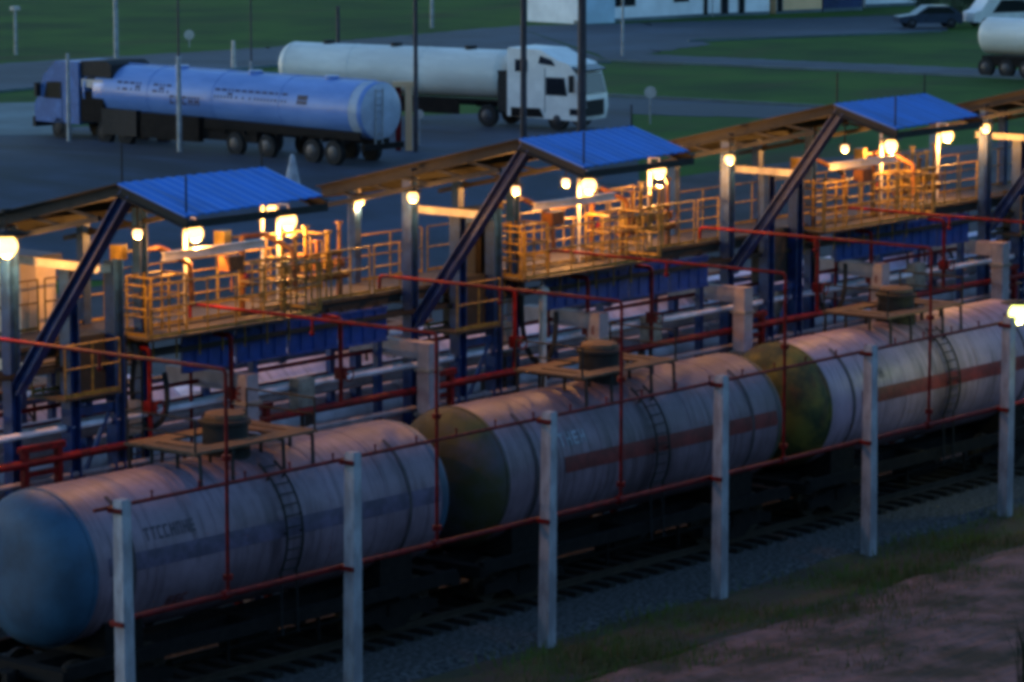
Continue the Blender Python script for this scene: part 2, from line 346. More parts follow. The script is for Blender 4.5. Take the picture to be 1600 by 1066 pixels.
# dark reeds in the lower right corner
b0 = G(1612, 1090, 0.0)
t = thing('reed_clump', 'tall dark reed clump at the edge of the dirt path', 'plant', b0)
m = MB()
for i in range(170):
    a = random.uniform(0, 6.28); q = random.uniform(0, 0.3); x, y = q*math.cos(a), q*math.sin(a)
    h = random.uniform(0.7, 1.7); lx, ly = random.gauss(0, 0.12)*h, random.gauss(0, 0.12)*h; w = 0.014
    ca, sa = math.cos(a+1.57)*w, math.sin(a+1.57)*w
    m.add([(x-ca, y-sa, 0), (x+ca, y+sa, 0), (x+lx*.5+ca*.7, y+ly*.5+sa*.7, h*.6), (x+lx*.5-ca*.7, y+ly*.5-sa*.7, h*.6), (x+lx*1.3, y+ly*1.3, h)], [(0,1,2,3), (3,2,4)])
m.build('blades', 'reed', t, smooth=False)

# ------------------------------------------------------------------ tank wagons
TR, TZ, HALF = 1.5, 3.0, 4.95
def surf(x, ang, off=0.0):            # ang measured from the top towards -y
    return (x, -(TR+off)*math.sin(ang), TZ+(TR+off)*math.cos(ang))
def patch(m, x0, x1, a0, a1, off, nx=1, na=6, th=0.006):
    vs = []
    for i in range(nx+1):
        for j in range(na+1):
            vs.append(surf(x0+(x1-x0)*i/nx, a0+(a1-a0)*j/na, off))
    k = na+1
    m.add(vs, [(i*k+j, i*k+j+1, (i+1)*k+j+1, (i+1)*k+j) for i in range(nx) for j in range(na)])
def tank_wagon(label, x, y, tm, hm, stripe=None, group=None, detail=True, sx=(-4.6, 4.9)):
    t = thing('tank_wagon', label, 'tank wagon', (x, y, 0.02), 0, group)
    m = MB()
    prof = [(-HALF, TR-0.02), (-HALF, TR)] + [(-HALF+HALF*2*i/24, TR) for i in range(1, 24)] + [(HALF, TR), (HALF, TR-0.02)]
    m.lathe(prof, 64, 'x', (0, 0, TZ))
    shell = m.build('tank_shell', tm, t)
    for xb in (-3.3, -1.65, 1.65, 3.3):                                   # weld bands, 8 mm proud
        m = MB(); m.lathe([(xb-0.035, TR), (xb-0.035, TR+0.008), (xb+0.035, TR+0.008), (xb+0.035, TR)], 64, 'x', (0, 0, TZ)); m.build('weld_band', tm, t)
    for sgn in (-1, 1):
        m = MB(); pr = []
        for i in range(13):
            a = (math.pi/2)*i/12; pr.append((sgn*(HALF+0.004+0.72*math.sin(a)), max(0.004, TR*1.003*math.cos(a)**0.62)))
        m.lathe(pr, 56, 'x', (0, 0, TZ))
        if sgn < 0: m.lathe([(sgn*(HALF+0.03), TR+0.004), (sgn*(HALF+0.03), TR+0.02), (sgn*(HALF-0.06), TR+0.02), (sgn*(HALF-0.06), TR+0.004)], 56, 'x', (0, 0, TZ))
        m.build('tank_head', hm, t)
    if stripe:
        m = MB(); patch(m, sx[0], sx[1], R(78), R(91), 0.012, 30, 4); m.build('stripe', stripe, t)
    # dome, platform, ladder
    dm = MB()
    dm.lathe([(TR+TZ-0.12, 0.5), (TR+TZ+0.12, 0.5), (TR+TZ+0.14, 0.46), (TR+TZ+0.58, 0.46), (TR+TZ+0.6, 0.52), (TR+TZ+0.66, 0.52), (TR+TZ+0.74, 0.36), (TR+TZ+0.78, 0.02)], 28, 'z', (0.1, 0, 0))
    dome = dm.build('dome', 'black', t)
    lid = MB(); lid.lathe([(TR+TZ+0.72, 0.42), (TR+TZ+0.80, 0.40), (TR+TZ+0.86, 0.1), (TR+TZ+0.87, 0.01)], 24, 'z', (0.1, 0, 0))
    lid.box((0.55, 0, TR+TZ+0.76), (0.2, 0.1, 0.08)); lid.build('lid', 'plank', dome)
    m = MB()
    for yy in (-0.86, -0.62, 0.62, 0.86): m.box((0, yy, TR+TZ+0.32), (3.5, 0.22, 0.05))
    for xx in (-1.55, -1.1, 1.1, 1.55): m.box((xx, 0, TR+TZ+0.32), (0.3, 1.0, 0.046))
    m.build('platform', 'plank', t)
    for xx in (-1.6, -0.7, 0.75, 1.6):
        m = MB(); m.bar((xx, -0.95, TR+TZ+0.27), (xx, 0.95, TR+TZ+0.27), 0.07, 0.05)
        for sg in (-1, 1):
            m.bar((xx, sg*0.95, TR+TZ+0.27), (xx, sg*0.98, TZ+TR*0.7), 0.05, 0.05)
            m.bar((xx, sg*0.35, TR+TZ+0.27), (xx, sg*0.35, TZ+TR*0.95), 0.05, 0.05)
        m.build('platform_bracket', 'black', t)
    for xx in (-1.7, 1.7):
        m = MB()
        for yy in (-0.93, 0.93): m.tube((xx, yy, TR+TZ+0.3), (xx, yy, TR+TZ+1.0), 0.024, 6)
        m.tube((xx, -0.93, TR+TZ+0.98), (xx, 0.93, TR+TZ+0.98), 0.022, 6); m.tube((xx, -0.93, TR+TZ+0.66), (xx, 0.93, TR+TZ+0.66), 0.018, 6); m.build('platform_rail', 'black', t)
    m = MB()
    for xx in (0.15, 0.6):
        m.pipe([surf(xx, R(32+ (118-32)*i/16), 0.10) for i in range(17)] + [(xx, -TR*0.9-0.1, 1.0)], 0.026, 6)
    for i in range(11):
        a = R(36+8*i); p, q = surf(0.15, a, 0.10), surf(0.6, a, 0.10); m.tube(p, q, 0.016, 6)
    for a in (R(45), R(88)):
        for xx in (0.15, 0.6): m.bar(surf(xx, a, -0.02), surf(xx, a, 0.1), 0.04)
    m.build('ladder', 'black', t)
    # hold-down straps seen as dark hoops
    if detail:
        for xb in (-3.95, 3.95): m = MB(); patch(m, xb-0.05, xb+0.05, R(30), R(150), 0.016, 1, 16); m.build('strap', 'strapgrime', t)
    # underframe
    m = MB()
    m.box((0, 0, 1.15), (11.2, 0.5, 0.3))
    for yy in (-1.3, 1.3): m.box((0, yy, 1.28), (11.2, 0.14, 0.26))
    for xx in (-5.55, -3.9, 0, 3.9, 5.55): m.box((xx, 0, 1.2), (0.28, 2.7, 0.24))
    for xx in (-3.9, 3.9): m.prism([(xx-0.5, 1.3), (xx+0.5, 1.3), (xx+0.5, 2.0), (xx-0.5, 2.0)], -1.15, 1.15)
    m.lathe([(-0.9, 0.01), (-0.9, 0.3), (0.2, 0.3), (0.2, 0.01)], 16, 'x', (0.3, -0.7, 0.9))
    m.tube((-2.6, -1.1, 0.9), (2.6, -1.1, 0.9), 0.03, 6)
    for xx in (-1.2, 1.4): m.bar((xx, -1.25, 1.2), (xx, -1.25, 0.65), 0.06)
    m.build('underframe', 'under', t)
    for sgn in (-1, 1):
        m = MB(); m.box((sgn*5.85, 0, 1.06), (0.5, 0.28, 0.3)); m.box((sgn*6.0, 0.08*sgn, 1.06), (0.2, 0.42, 0.34)); m.build('coupler', 'under', t)
    wm = None
    for xb in (-3.9, 3.9):
        m = MB()
        for yy in (-1.02, 1.02):
            m.prism([(xb-1.35, 0.62), (xb-1.35, 0.82), (xb-0.45, 0.98), (xb+0.45, 0.98), (xb+1.35, 0.82), (xb+1.35, 0.62), (xb+0.55, 0.62), (xb+0.3, 0.42), (xb-0.3, 0.42), (xb-0.55, 0.62)], yy-0.09, yy+0.09)
            for k in (-0.16, 0, 0.16): m.tube((xb+k, yy, 0.5), (xb+k, yy, 0.86), 0.065, 8)
        m.box((xb, 0, 0.86), (0.46, 2.3, 0.26))
        bg = m.build('bogie', 'under', t)
        for ax in (-0.925, 0.925):
            for yy in (-0.76, 0.76):
                m = MB(); s = 1 if yy > 0 else -1
                m.lathe([(yy-0.06, 0.02), (yy-0.06, 0.2), (yy-0.02, 0.24), (yy-0.06, 0.40), (yy-0.065, 0.475), (yy+0.055, 0.475), (yy+0.06, 0.4), (yy+0.02, 0.24), (yy+0.06, 0.2), (yy+0.06, 0.02)], 24, 'y', (xb+ax, 0, 0.83-0.0))
                m.tube((xb+ax, 0, 0.83), (xb+ax, yy*1.35, 0.83), 0.08, 8)
                o = m.build('wheel', 'rail', bg); o.location.z = 0.035
    return t
def marks(t, rows, m_='ink', name='lettering', off=0.014):
    m = MB()
    for x, a, n_, cw, ch in rows:
        for i in range(n_):
            x0 = x+i*cw
            for (u0, u1, v0, v1) in random.choice([[(0, .2, 0, 1), (.55, .75, 0, 1), (0, .75, .4, .6)], [(0, .2, 0, 1), (0, .7, 0, .2), (0, .7, .8, 1)], [(.25, .45, 0, 1), (0, .75, 0, .2)], [(0, .2, 0, 1), (.55, .75, 0, 1), (0, .75, 0, .2)], [(0, .75, 0, .2), (0, .75, .4, .6), (0, .75, .8, 1), (0, .2, 0, 1)]]):
                patch(m, x0+u0*cw, x0+u1*cw, a+v0*ch/TR, a+v1*ch/TR, off, 1, 2)
    return m.build(name, m_, t)
WX = [50.40, 62.45, 74.50]
w1 = tank_wagon('nearest grey tank wagon with a rounded blue end and orange-lit top', WX[0], 48.5, 'tank1', 'head1', 'stripe_dark', 'tank wagons in the front row')
marks(w1, [(-3.55, R(62), 8, 0.17, 0.26)]); marks(w1, [(-2.9, R(118), 3, 0.2, 0.22)], 'stripe_red', 'emblem')
w2 = tank_wagon('middle mauve tank wagon with a sooty end and long red stripe', WX[1], 48.5, 'tank2', 'head2', 'stripe_red', 'tank wagons in the front row', sx=(-3.0, 4.9))
marks(w2, [(-3.05, R(58), 4, 0.24, 0.30)], 'inkwhite'); 
w3 = tank_wagon('pale tank wagon with an ochre stained end and red stripe beyond the others', WX[2], 48.5, 'tank3', 'head3', 'stripe_red', 'tank wagons in the front row', sx=(-3.6, 4.9))
marks(w3, [(-3.2, R(60), 3, 0.24, 0.26)], 'ink')
for i, (x, lb) in enumerate(((51.6, 'lilac tank wagon of the rear row behind the leftmost blue columns'), (63.8, 'lilac tank wagon of the rear row behind the second canopy'), (76.0, 'lilac tank wagon of the rear row behind the third canopy'), (88.2, 'lilac tank wagon of the rear row at the far end'))):
    tank_wagon(lb, x, 56.9, 'tankback', 'tankback', None, 'tank wagons in the rear row', False)

# ------------------------------------------------------------------ fence posts and water pipes
where = ['concrete fence post in front of the rounded blue wagon end', 'concrete fence post before the right end of the nearest wagon',
         'concrete fence post beside the sooty wagon end', 'concrete fence post before the red stripe of the middle wagon',
         'concrete fence post before the pale wagon with the ochre end', 'concrete fence post under the yellow-green lamp']
PX = [44.26, 50.37, 56.37, 62.42, 68.3, 74.3]
post = thing('fence_post', where[0], 'fence post', (PX[0], 45.05, 0), 0, 'concrete posts along the fence line')
m = MB(); w0, w1_ = 0.135, 0.115
m.add([(-w0,-w0,-0.2), (w0,-w0,-0.2), (w0,w0,-0.2), (-w0,w0,-0.2), (-w1_,-w1_,4.9), (w1_,-w1_,4.9), (w1_,w1_,4.9), (-w1_,w1_,4.9), (-0.09,-0.09,4.94), (0.09,-0.09,4.94), (0.09,0.09,4.94), (-0.09,0.09,4.94)],
      [(3,2,1,0), (0,1,5,4), (1,2,6,5), (2,3,7,6), (3,0,4,7), (4,5,9,8), (5,6,10,9), (6,7,11,10), (7,4,8,11), (8,9,10,11)])
m.build('shaft', 'concrete', post)
for z in (4.75, 2.68):
    m = MB(); m.box((0, 0.15, z), (0.34, 0.06, 0.1)); m.box((-0.16, 0.02, z), (0.05, 0.34, 0.08)); m.build('clamp', 'redpipe', post)
for i, x in enumerate(PX):
    p = post if i == 0 else copy_tree(post)
    p.location = (x, 45.05, 0); p['label'] = where[i]
    p.rotation_euler = (R(random.uniform(-.5, .5)), R(random.uniform(-.6, .6)), R(random.uniform(-3, 3)))
yp = 45.26
up = thing('water_pipe', 'thin red water pipe joining the tops of the concrete posts', 'pipe', (44.2, yp, 4.77), 0, 'red water pipes along the fence')
m = MB(); m.tube((-0.45, 0, 0), (46, 0, 0), 0.038, 8); m.build('pipe_run', 'redpipe', up)
for i in range(26):
    m = MB(); x = 1.0+1.22*i; m.tube((x, 0, 0), (x, 0, 0.13), 0.018, 6); m.ball((x, 0, 0.14), 0.03, 8, 4); m.build('nozzle', 'redpipe', up)
lp = thing('water_pipe', 'red water pipe running along the posts at half height', 'pipe', (44.2, yp, 2.68), 0, 'red water pipes along the fence')
m = MB(); m.tube((0.1, 0, 0), (46, 0, 0), 0.052, 10); m.build('pipe_run', 'redpipe', lp)
for i in range(8):
    m = MB(); x = 6.0*i+2.9; m.tube((x-0.09, 0, 0), (x+0.09, 0, 0), 0.085, 10); m.build('flange', 'redpipe', lp)
arch_l = ['red arch pipe crossing over the nearest wagon beside its hatch', 'red arch pipe standing at the sooty wagon end', 'red arch pipe crossing over the hatch of the middle wagon',
          'red arch pipe standing at the ochre wagon end', 'red arch pipe crossing over the hatch of the pale wagon', 'red arch pipe at the far right beyond the yellow-green lamp']
a0 = thing('arch_pipe', arch_l[0], 'pipe', (47.15, yp, 0), 0, 'red arch pipes over the wagons')
m = MB(); m.pipe([(0, 0.0, 2.74), (0, 0, 6.9), (0, 6.75, 6.9), (0, 6.75, 0.4)], 0.038, 10, 0.12); m.build('pipe_run', 'redpipe', a0)
for z in (2.95, 5.2): m = MB(); m.tube((0, 0, z), (0, 0, z+0.1), 0.095, 10); m.build('flange', 'redpipe', a0)
m = MB(); m.tube((0, 3.3, 6.9), (0, 3.3, 6.62), 0.03, 8); m.ball((0, 3.3, 6.6), 0.06, 8, 5); m.build('spray_head', 'redpipe', a0)
for i in range(6):
    p = a0 if i == 0 else copy_tree(a0)
    p.location = (47.15+5.99*i, yp, 0); p['label'] = arch_l[i]
# header pipe behind the front wagons, on trestles
hp = thing('header_pipe', 'long red header pipe on trestles behind the front wagons', 'pipe', (44, 51.0, 0), 0)
m = MB(); m.tube((0, 0, 4.42), (60, 0, 4.42), 0.085, 12); m.build('pipe_run', 'redpipe', hp)
for i in range(9):
    x = 3.9+6.0*i; m = MB()
    for dx in (-0.45, 0.45): m.bar((x+dx, 0, 0.1), (x+dx, 0, 4.75), 0.13)
    m.bar((x-0.6, 0, 4.7), (x+0.6, 0, 4.7), 0.14, 0.12); m.bar((x-0.5, 0, 4.2), (x+0.5, 0, 4.2), 0.1)
    m.build('trestle', 'redpipe', hp)
for j, (yy, z, r_, mm, lb) in enumerate(((52.9, 3.75, 0.16, 'palepipe', 'long white pipe nearest the front wagons in the pipe rack'), (53.4, 4.0, 0.11, 'pinkpipe', 'pale pink pipe beside the white pipe in the pipe rack'), (53.8, 3.4, 0.2, 'palepipe', 'thick white pipe lowest in the pipe rack'), (52.4, 3.3, 0.09, 'redpipe', 'thin red pipe low in the pipe rack'))):
    q = thing('rack_pipe', lb, 'pipe', (43, yy, z), 0, 'pipes of the pipe rack')
    m = MB(); m.tube((0, 0, 0), (62, 0, 0), r_, 12); m.build('pipe_run', mm, q)
    for i in range(5): m = MB(); x = 5+12*i+j*1.3; m.tube((x-0.06, 0, 0), (x+0.06, 0, 0), r_*1.45, 12); m.build('flange', mm, q)
rk = thing('pipe_rack', 'dark steel rack carrying the white and red pipes', 'pipe rack', (44, 53.1, 0))
for i in range(11):
    m = MB(); x = 1.0+6.0*i
    for dy in (-0.9, 0.9): m.bar((x, dy, 0.1), (x, dy, 4.2), 0.14)
    for z in (3.14, 3.54): m.bar((x, -1.0, z), (x, 1.0, z), 0.12, 0.12)
    m.build('bent', 'black', rk)
# pale wrapped elbows in front of the rear wagons
el = ['pale box-shaped elbow duct beside the nearest wagon hatch', 'pale box-shaped elbow duct left of the second blue columns', 'pale box-shaped elbow duct behind the middle wagon hatch', 'pale box-shaped elbow duct left of the third blue columns', 'pale box-shaped elbow duct behind the pale wagon hatch', 'pale box-shaped elbow duct at the far right edge']
EX = [54.2, 60.0, 66.1, 71.9, 78.0, 83.9]
e0 = thing('elbow_duct', el[0], 'duct', (EX[0], 50.75, 0), 0, 'pale elbow ducts dropping to the rack')
m = MB(); m.prism([(-.18, 3.0), (.18, 3.0), (.18, 5.5), (-.18, 5.5)], -.17, .17); m.build('drop_leg', 'pinkpipe', e0)
m = MB(); m.box((0, 1.18, 5.31), (0.35, 2.0, 0.36)); m.build('duct', 'pinkpipe', e0)
for z in (3.9, 4.9): m = MB(); m.box((0, 0, z), (0.48, 0.44, 0.07)); m.build('flange', 'grubby', e0)
m = MB(); m.tube((0, 0, 3.0), (0, 0, 0.1), 0.12, 10); m.build('stand', 'white', e0)
for i, x in enumerate(EX):
    p = e0 if i == 0 else copy_tree(e0)
    p.location = (x-0.7, 50.75, 0); p['label'] = el[i]

# ------------------------------------------------------------------ canopies
UX = [47.55+12.0*k for k in range(4)]
ordw = ['leftmost', 'second', 'third', 'far right']
def canopy():
    t = thing('loading_canopy', None, 'canopy', (UX[0], 48.3, 0), 0, 'blue roofed canopies over the loading gallery')
    def sheetroof(p0, p1, p2, p3, th, m_, name, ribs):
        p0, p1, p2, p3 = map(Vector, (p0, p1, p2, p3)); nrm = (p1-p0).cross(p3-p0).normalized()
        if nrm.z < 0: nrm = -nrm
        vs = []; N = ribs*4
        for i in range(N+1):
            u = i/N; h = (0.0, 0.0, 0.016, 0.016)[i % 4]
            for a, b in ((p0, p3), (p1, p2)):
                # a->b runs across the ribs
                vs.append(a*(1-u)+b*u + nrm*h)
        for i in range(N+1):
            u = i/N; h = (0.0, 0.0, 0.016, 0.016)[i % 4]
            for a, b in ((p0, p3), (p1, p2)): vs.append(a*(1-u)+b*u + nrm*(h-th))
        k = 2*(N+1); fs = []
        for i in range(N):
            fs += [(2*i, 2*i+1, 2*i+3, 2*i+2), (k+2*i, k+2*i+2, k+2*i+3, k+2*i+1), (2*i, 2*i+2, k+2*i+2, k+2*i), (2*i+1, k+2*i+1, k+2*i+3, 2*i+3)]
        fs += [(0, k, k+1, 1), (2*N, 2*N+1, k+2*N+1, k+2*N)]
        return MB().add(vs, fs).build(name, m_, t, smooth=False)
    W = 3.95
    sheetroof((-0.1, 0, 10.12), (-0.1, -1.78, 9.62), (W, -1.55, 9.66), (W, 0, 10.12), 0.03, 'roofblue', 'front_roof', 14)
    sheetroof((-0.1, 0.03, 10.12), (-0.1, 5.9, 8.72), (W, 5.9, 8.72), (W, 0.03, 10.12), 0.03, 'roofback', 'back_roof', 9)
    for x in (0.0, W-0.1):
        m = MB(); m.hbeam((x, 0.05, 9.98), (x, -1.72, 9.48), 0.14, 0.22, 0.02); m.build('front_rafter', 'black', t)
        m = MB(); m.hbeam((x, 0.05, 9.98), (x, 5.8, 8.58), 0.14, 0.24, 0.02)
        m.bar((x, 0.6, 9.4), (x, 5.6, 8.3), 0.1); 
        for k in range(5): y = 0.6+1.0*k; m.bar((x, y, 9.4-0.22*k), (x, y+0.9, 9.72-0.22*(k+0.9)), 0.06)
        m.build('back_rafter', 'black', t)
    for y, z in ((-1.68, 9.44), (0, 9.92), (2.0, 9.42), (4.0, 8.94), (5.7, 8.54)):
        m = MB(); m.bar((0, y, z), (W-0.05, y, z), 0.09, 0.14); m.build('purlin', 'black', t)
    # front column with its long brace, rear columns
    m = MB(); m.hbeam((0.15, 3.3, 0.05), (0.15, 3.3, 9.06), 0.26, 0.26, 0.03, up=(1, 0, 0)); m.build('column', 'bluesteel', t)
    m = MB(); m.hbeam((0.15, 3.15, 5.8), (0.1, -0.1, 9.95), 0.24, 0.24, 0.03, up=(0, 0.6, 1)); m.build('brace', 'bluesteel', t)
    for x in (0.15, W-0.2):
        m = MB(); m.bar((x, 4.95, 0.05), (x, 4.95, 8.75), 0.2); m.build('rear_column', 'bluesteel', t)
    m = MB(); m.hbeam((W-0.2, 3.3, 0.05), (W-0.2, 3.3, 9.1), 0.22, 0.22, 0.03, up=(1, 0, 0)); m.build('column', 'bluesteel', t)
    for x, y, z, h in ((0.02, 0, 10.1, 0.75), (0.05, -1.65, 9.6, 0.75), (W-0.1, -0.02, 10.1, 0.5)):
        m = MB(); m.tube((x, y, z), (x, y, z+h), 0.02, 6); m.build('lightning_rod', 'black', t)
    return t
c0 = canopy()
for k in range(4):
    p = c0 if k == 0 else copy_tree(c0)
    p.location = (UX[k], 48.3, 0); p['label'] = ordw[k] + ' blue roofed steel canopy over the loading gallery' if k < 3 else 'far right steel canopy showing only its dark rear roof'

# ------------------------------------------------------------------ loading gallery, towers, skirts
def rail_run(m, p0, p1, h=1.05, step=1.0, r=0.021):
    p0 = Vector(p0); p1 = Vector(p1); L = (p1-p0).length; n = max(1, round(L/step))
    for i in range(n+1):
        p = p0.lerp(p1, i/n); m.tube(p, p+Vector((0, 0, h)), r, 6)
    for z in (h, h*0.55): m.tube(p0+Vector((0, 0, z)), p1+Vector((0, 0, z)), r, 6)
    m.bar(p0+Vector((0, 0, 0.05)), p1+Vector((0, 0, 0.05)), 0.012, 0.07)
def gallery():
    t = thing('loading_gallery', None, 'walkway', (UX[0], 51.6, 0), 0, 'steel walkway sections with yellow railings')
    fl = 6.55
    m = MB(); m.box((6.0, 0.85, fl), (11.9, 1.5, 0.05)); m.build('floor', 'grating', t)
    m = MB()
    for y in (0.12, 1.58): m.hbeam((0.05, y, fl-0.14), (11.95, y, fl-0.14), 0.12, 0.22, 0.02)
    for i in range(7): m.bar((0.4+1.86*i, 0.15, fl-0.14), (0.4+1.86*i, 1.55, fl-0.14), 0.08, 0.12)
    m.build('girder', 'black', t)
    m = MB(); rail_run(m, (3.0, 0.1, fl+0.03), (8.2, 0.1, fl+0.03)); m.build('railing', 'yellow', t)
    m = MB(); rail_run(m, (9.0, 0.1, fl+0.03), (10.9, 0.1, fl+0.03), step=0.63); m.build('railing', 'yellow', t)
    m = MB(); rail_run(m, (2.6, 1.6, fl+0.03), (11.0, 1.6, fl+0.03), step=0.8); m.build('railing', 'yellow', t)
    m = MB(); rail_run(m, (0.2, 1.6, fl+0.03), (2.4, 1.6, fl+0.03), step=1.1); m.build('railing', 'yellow', t)
    m = MB(); rail_run(m, (11.05, 0.1, fl+0.03), (11.9, 0.1, fl+0.03), step=0.85); m.build('railing', 'yellow', t)
    for x in (3.0, 8.2):
        m = MB(); rail_run(m, (x, 0.1, fl+0.03), (x, -0.9, fl+0.03), step=0.9); m.build('railing', 'yellow', t)
    # folding bridge with guard cage reaching out towards the hatch
    m = MB(); m.box((5.6, -0.45, fl-0.03), (5.0, 0.95, 0.05)); m.build('bridge', 'grating', t)
    m = MB(); rail_run(m, (3.1, -0.9, fl), (8.1, -0.9, fl), h=1.1, step=0.83); m.build('railing', 'yellow', t)
    for i in range(8): m = MB(); m.tube((3.2+0.68*i, -0.2, fl-0.05), (3.2+0.68*i, -0.2, fl-0.62), 0.022, 6); m.build('hanger', 'yellow', t)
    for x in (7.2, 11.2):
        for y in (0.15, 1.55):
            m = MB(); m.bar((x, y, 0.05), (x, y, fl-0.25), 0.15); m.build('leg', 'bluesteel', t)
    for xa, xb, ya, yb, zt in ((3.3, 4.3, -0.75, -0.05, 1.2), (6.6, 7.9, -0.75, -0.05, 1.15), (8.75, 9.7, 0.3, 1.2, 1.45)):
        m = MB()
        for x in (xa, (xa+xb)/2, xb):
            for y in (ya, yb): m.tube((x, y, fl), (x, y, fl+zt), 0.026, 6)
        for z in (zt, zt*.66, zt*.33):
            for y in (ya, yb): m.tube((xa, y, fl+z), (xb, y, fl+z), 0.022, 6)
            for x in (xa, xb): m.tube((x, ya, fl+z), (x, yb, fl+z), 0.022, 6)
        m.build('guard_cage', 'yellow', t)
    # lower landing
    m = MB(); m.box((1.7, -0.2, 5.55), (1.6, 1.0, 0.05)); m.build('landing', 'grating', t)
    m = MB(); rail_run(m, (0.95, -0.68, 5.58), (2.45, -0.68, 5.58), step=0.75); m.build('landing_rail', 'yellow', t)
    m = MB(); rail_run(m, (0.95, 0.28, 5.58), (2.45, 0.28, 5.58), step=0.75); m.build('landing_rail', 'yellow', t)
    return t
g0 = gallery()
for k in range(4):
    p = g0 if k == 0 else copy_tree(g0)
    p.location = (UX[k], 51.6, 0)
    p['label'] = ['walkway section with yellow railings right of the leftmost canopy', 'walkway section with yellow railings right of the second canopy', 'walkway section with yellow railings right of the third canopy', 'walkway section with red-lit railings at the far right edge'][k]
def tower():
    t = thing('loading_tower', None, 'steel tower', (UX[0]+1.5, 51.35, 0), 0, 'blue steel loading towers')
    for x in (0.0, 1.25):
        m = MB(); m.hbeam((x, 0, 0.05), (x, 0, 8.15), 0.28, 0.28, 0.035, up=(1, 0, 0)); m.build('column', 'bluesteel', t)
    m = MB()
    for z in (2.2, 3.6, 5.2, 8.0): m.bar((0.05, 0, z), (1.2, 0, z), 0.12, 0.16)
    m.bar((0.14, 0, 2.28), (0.14, 0, 7.92), 0.04); m.bar((0.14, 0.0, 3.6), (1.11, 0.0, 5.2), 0.07)
    m.build('tie_beam', 'bluesteel', t)
    m = MB(); m.box((0.62, 0.35, 6.0), (0.9, 0.5, 1.35)); m.box((0.62, 0.08, 6.0), (0.7, 0.03, 1.1)); m.build('winch_cabinet', 'black', t)
    m = MB()
    for x in (1.55, 2.0): m.tube((x, 0, 0.1), (x, 0, 6.6), 0.03, 6)
    for i in range(20): m.tube((1.55, 0, 0.4+0.31*i), (2.0, 0, 0.4+0.31*i), 0.018, 6)
    m.build('ladder', 'black', t)
    m = MB(); m.hbeam((-0.3, -1.2, 8.22), (-0.3, 1.2, 8.22), 0.12, 0.16, 0.03); m.build('cross_beam', 'white', t)
    m = MB(); m.hbeam((2.4, -0.25, 8.12), (5.4, -0.25, 8.12), 0.12, 0.17, 0.02); m.build('hoist_beam', 'white', t)
    m = MB(); m.box((4.4, -0.25, 7.8), (0.45, 0.3, 0.3)); m.tube((4.4, -0.25, 7.65), (4.4, -0.25, 7.2), 0.02, 6); m.build('hoist', 'orange', t)
    return t
t0 = tower()
for k in range(4):
    p = t0 if k == 0 else copy_tree(t0)
    p.location = (UX[k]+1.5, 51.35, 0)
    p['label'] = 'pair of blue steel columns with hoist beam under the ' + ordw[k] + ' canopy'
sk = thing('skirt_panel', None, 'cladding panel', (52.2, 53.6, 5.15), 0, 'blue sheet panels under the walkway')
m = MB(); m.box((0, 0, 0.02), (1.55, 0.05, 0.78)); m.box((0, -0.03, 0.38), (1.55, 0.05, 0.05)); m.box((0, -0.03, -0.34), (1.55, 0.05, 0.05))
for dx in (-0.4, 0, 0.4): m.box((dx, -0.032, 0.02), (0.04, 0.04, 0.7))
m.build('sheet', 'panelblue', sk)
m = MB()
for dx in (-0.6, 0.6): m.bar((dx, 0.06, 0.2), (dx, 0.06, 0.5), 0.05)
m.build('hanger', 'black', sk)
cp = thing('control_panel', 'dark switch cabinet on the walkway behind the second brace', 'cabinet', (UX[1]+2.9, 51.9, 6.58))
m = MB(); m.box((0, 0, .75), (.9, .5, 1.4)); m.prism([(-.5, 1.45), (.5, 1.45), (.4, 1.56), (-.4, 1.56)], -.32, .32); m.build('box', 'black', cp)
m = MB(); m.box((-.22, -.26, .75), (.4, .02, 1.25)); m.build('door', 'under', cp)
m = MB(); m.box((.22, -.26, .75), (.4, .02, 1.25)); m.build('door', 'under', cp)
wp = thing('vent_post', 'short white vent post below the walkway right of the second brace', 'post', (UX[1]+4.1, 51.0, 0))
m = MB(); m.tube((0, 0, 0), (0, 0, 6.1), .09, 10); m.lathe([(6.1, .09), (6.12, .16), (6.22, .14), (6.3, .02)], 12, 'z'); m.build('shaft', 'white', wp)
first = True
for k in range(4):
    for i in range(4):
        p = sk if first else copy_tree(sk); first = False
        p.location = (UX[k]+5.7+1.62*i, 51.62, 5.93-.02*i+random.uniform(-.02, .02))
        p['label'] = ['first', 'second', 'third', 'last'][i] + ' blue sheet panel from the left under the walkway by the ' + ordw[k] + ' canopy'
# some pieces are missing or moved from bay to bay
for o in list(C.objects):
    par = o.parent
    if not par: continue
    if par.name.startswith('loading_tower'):
        k = round((par.location.x-UX[0]-1.5)/12)
        if o.name.startswith('hoist') and 'beam' not in o.name: o.location.x = (0, -1.3, -.5, .3)[k]
        if o.name.startswith('ladder') and k == 2: bpy.data.objects.remove(o)
    elif par.name.startswith('loading_gallery'):
        k = round((par.location.x-UX[0])/12)
        if k == 2 and o.name.startswith('landing'): bpy.data.objects.remove(o)
        elif k == 1 and o.name.startswith('guard_cage'): o.location.x = random.uniform(-.5, .3)
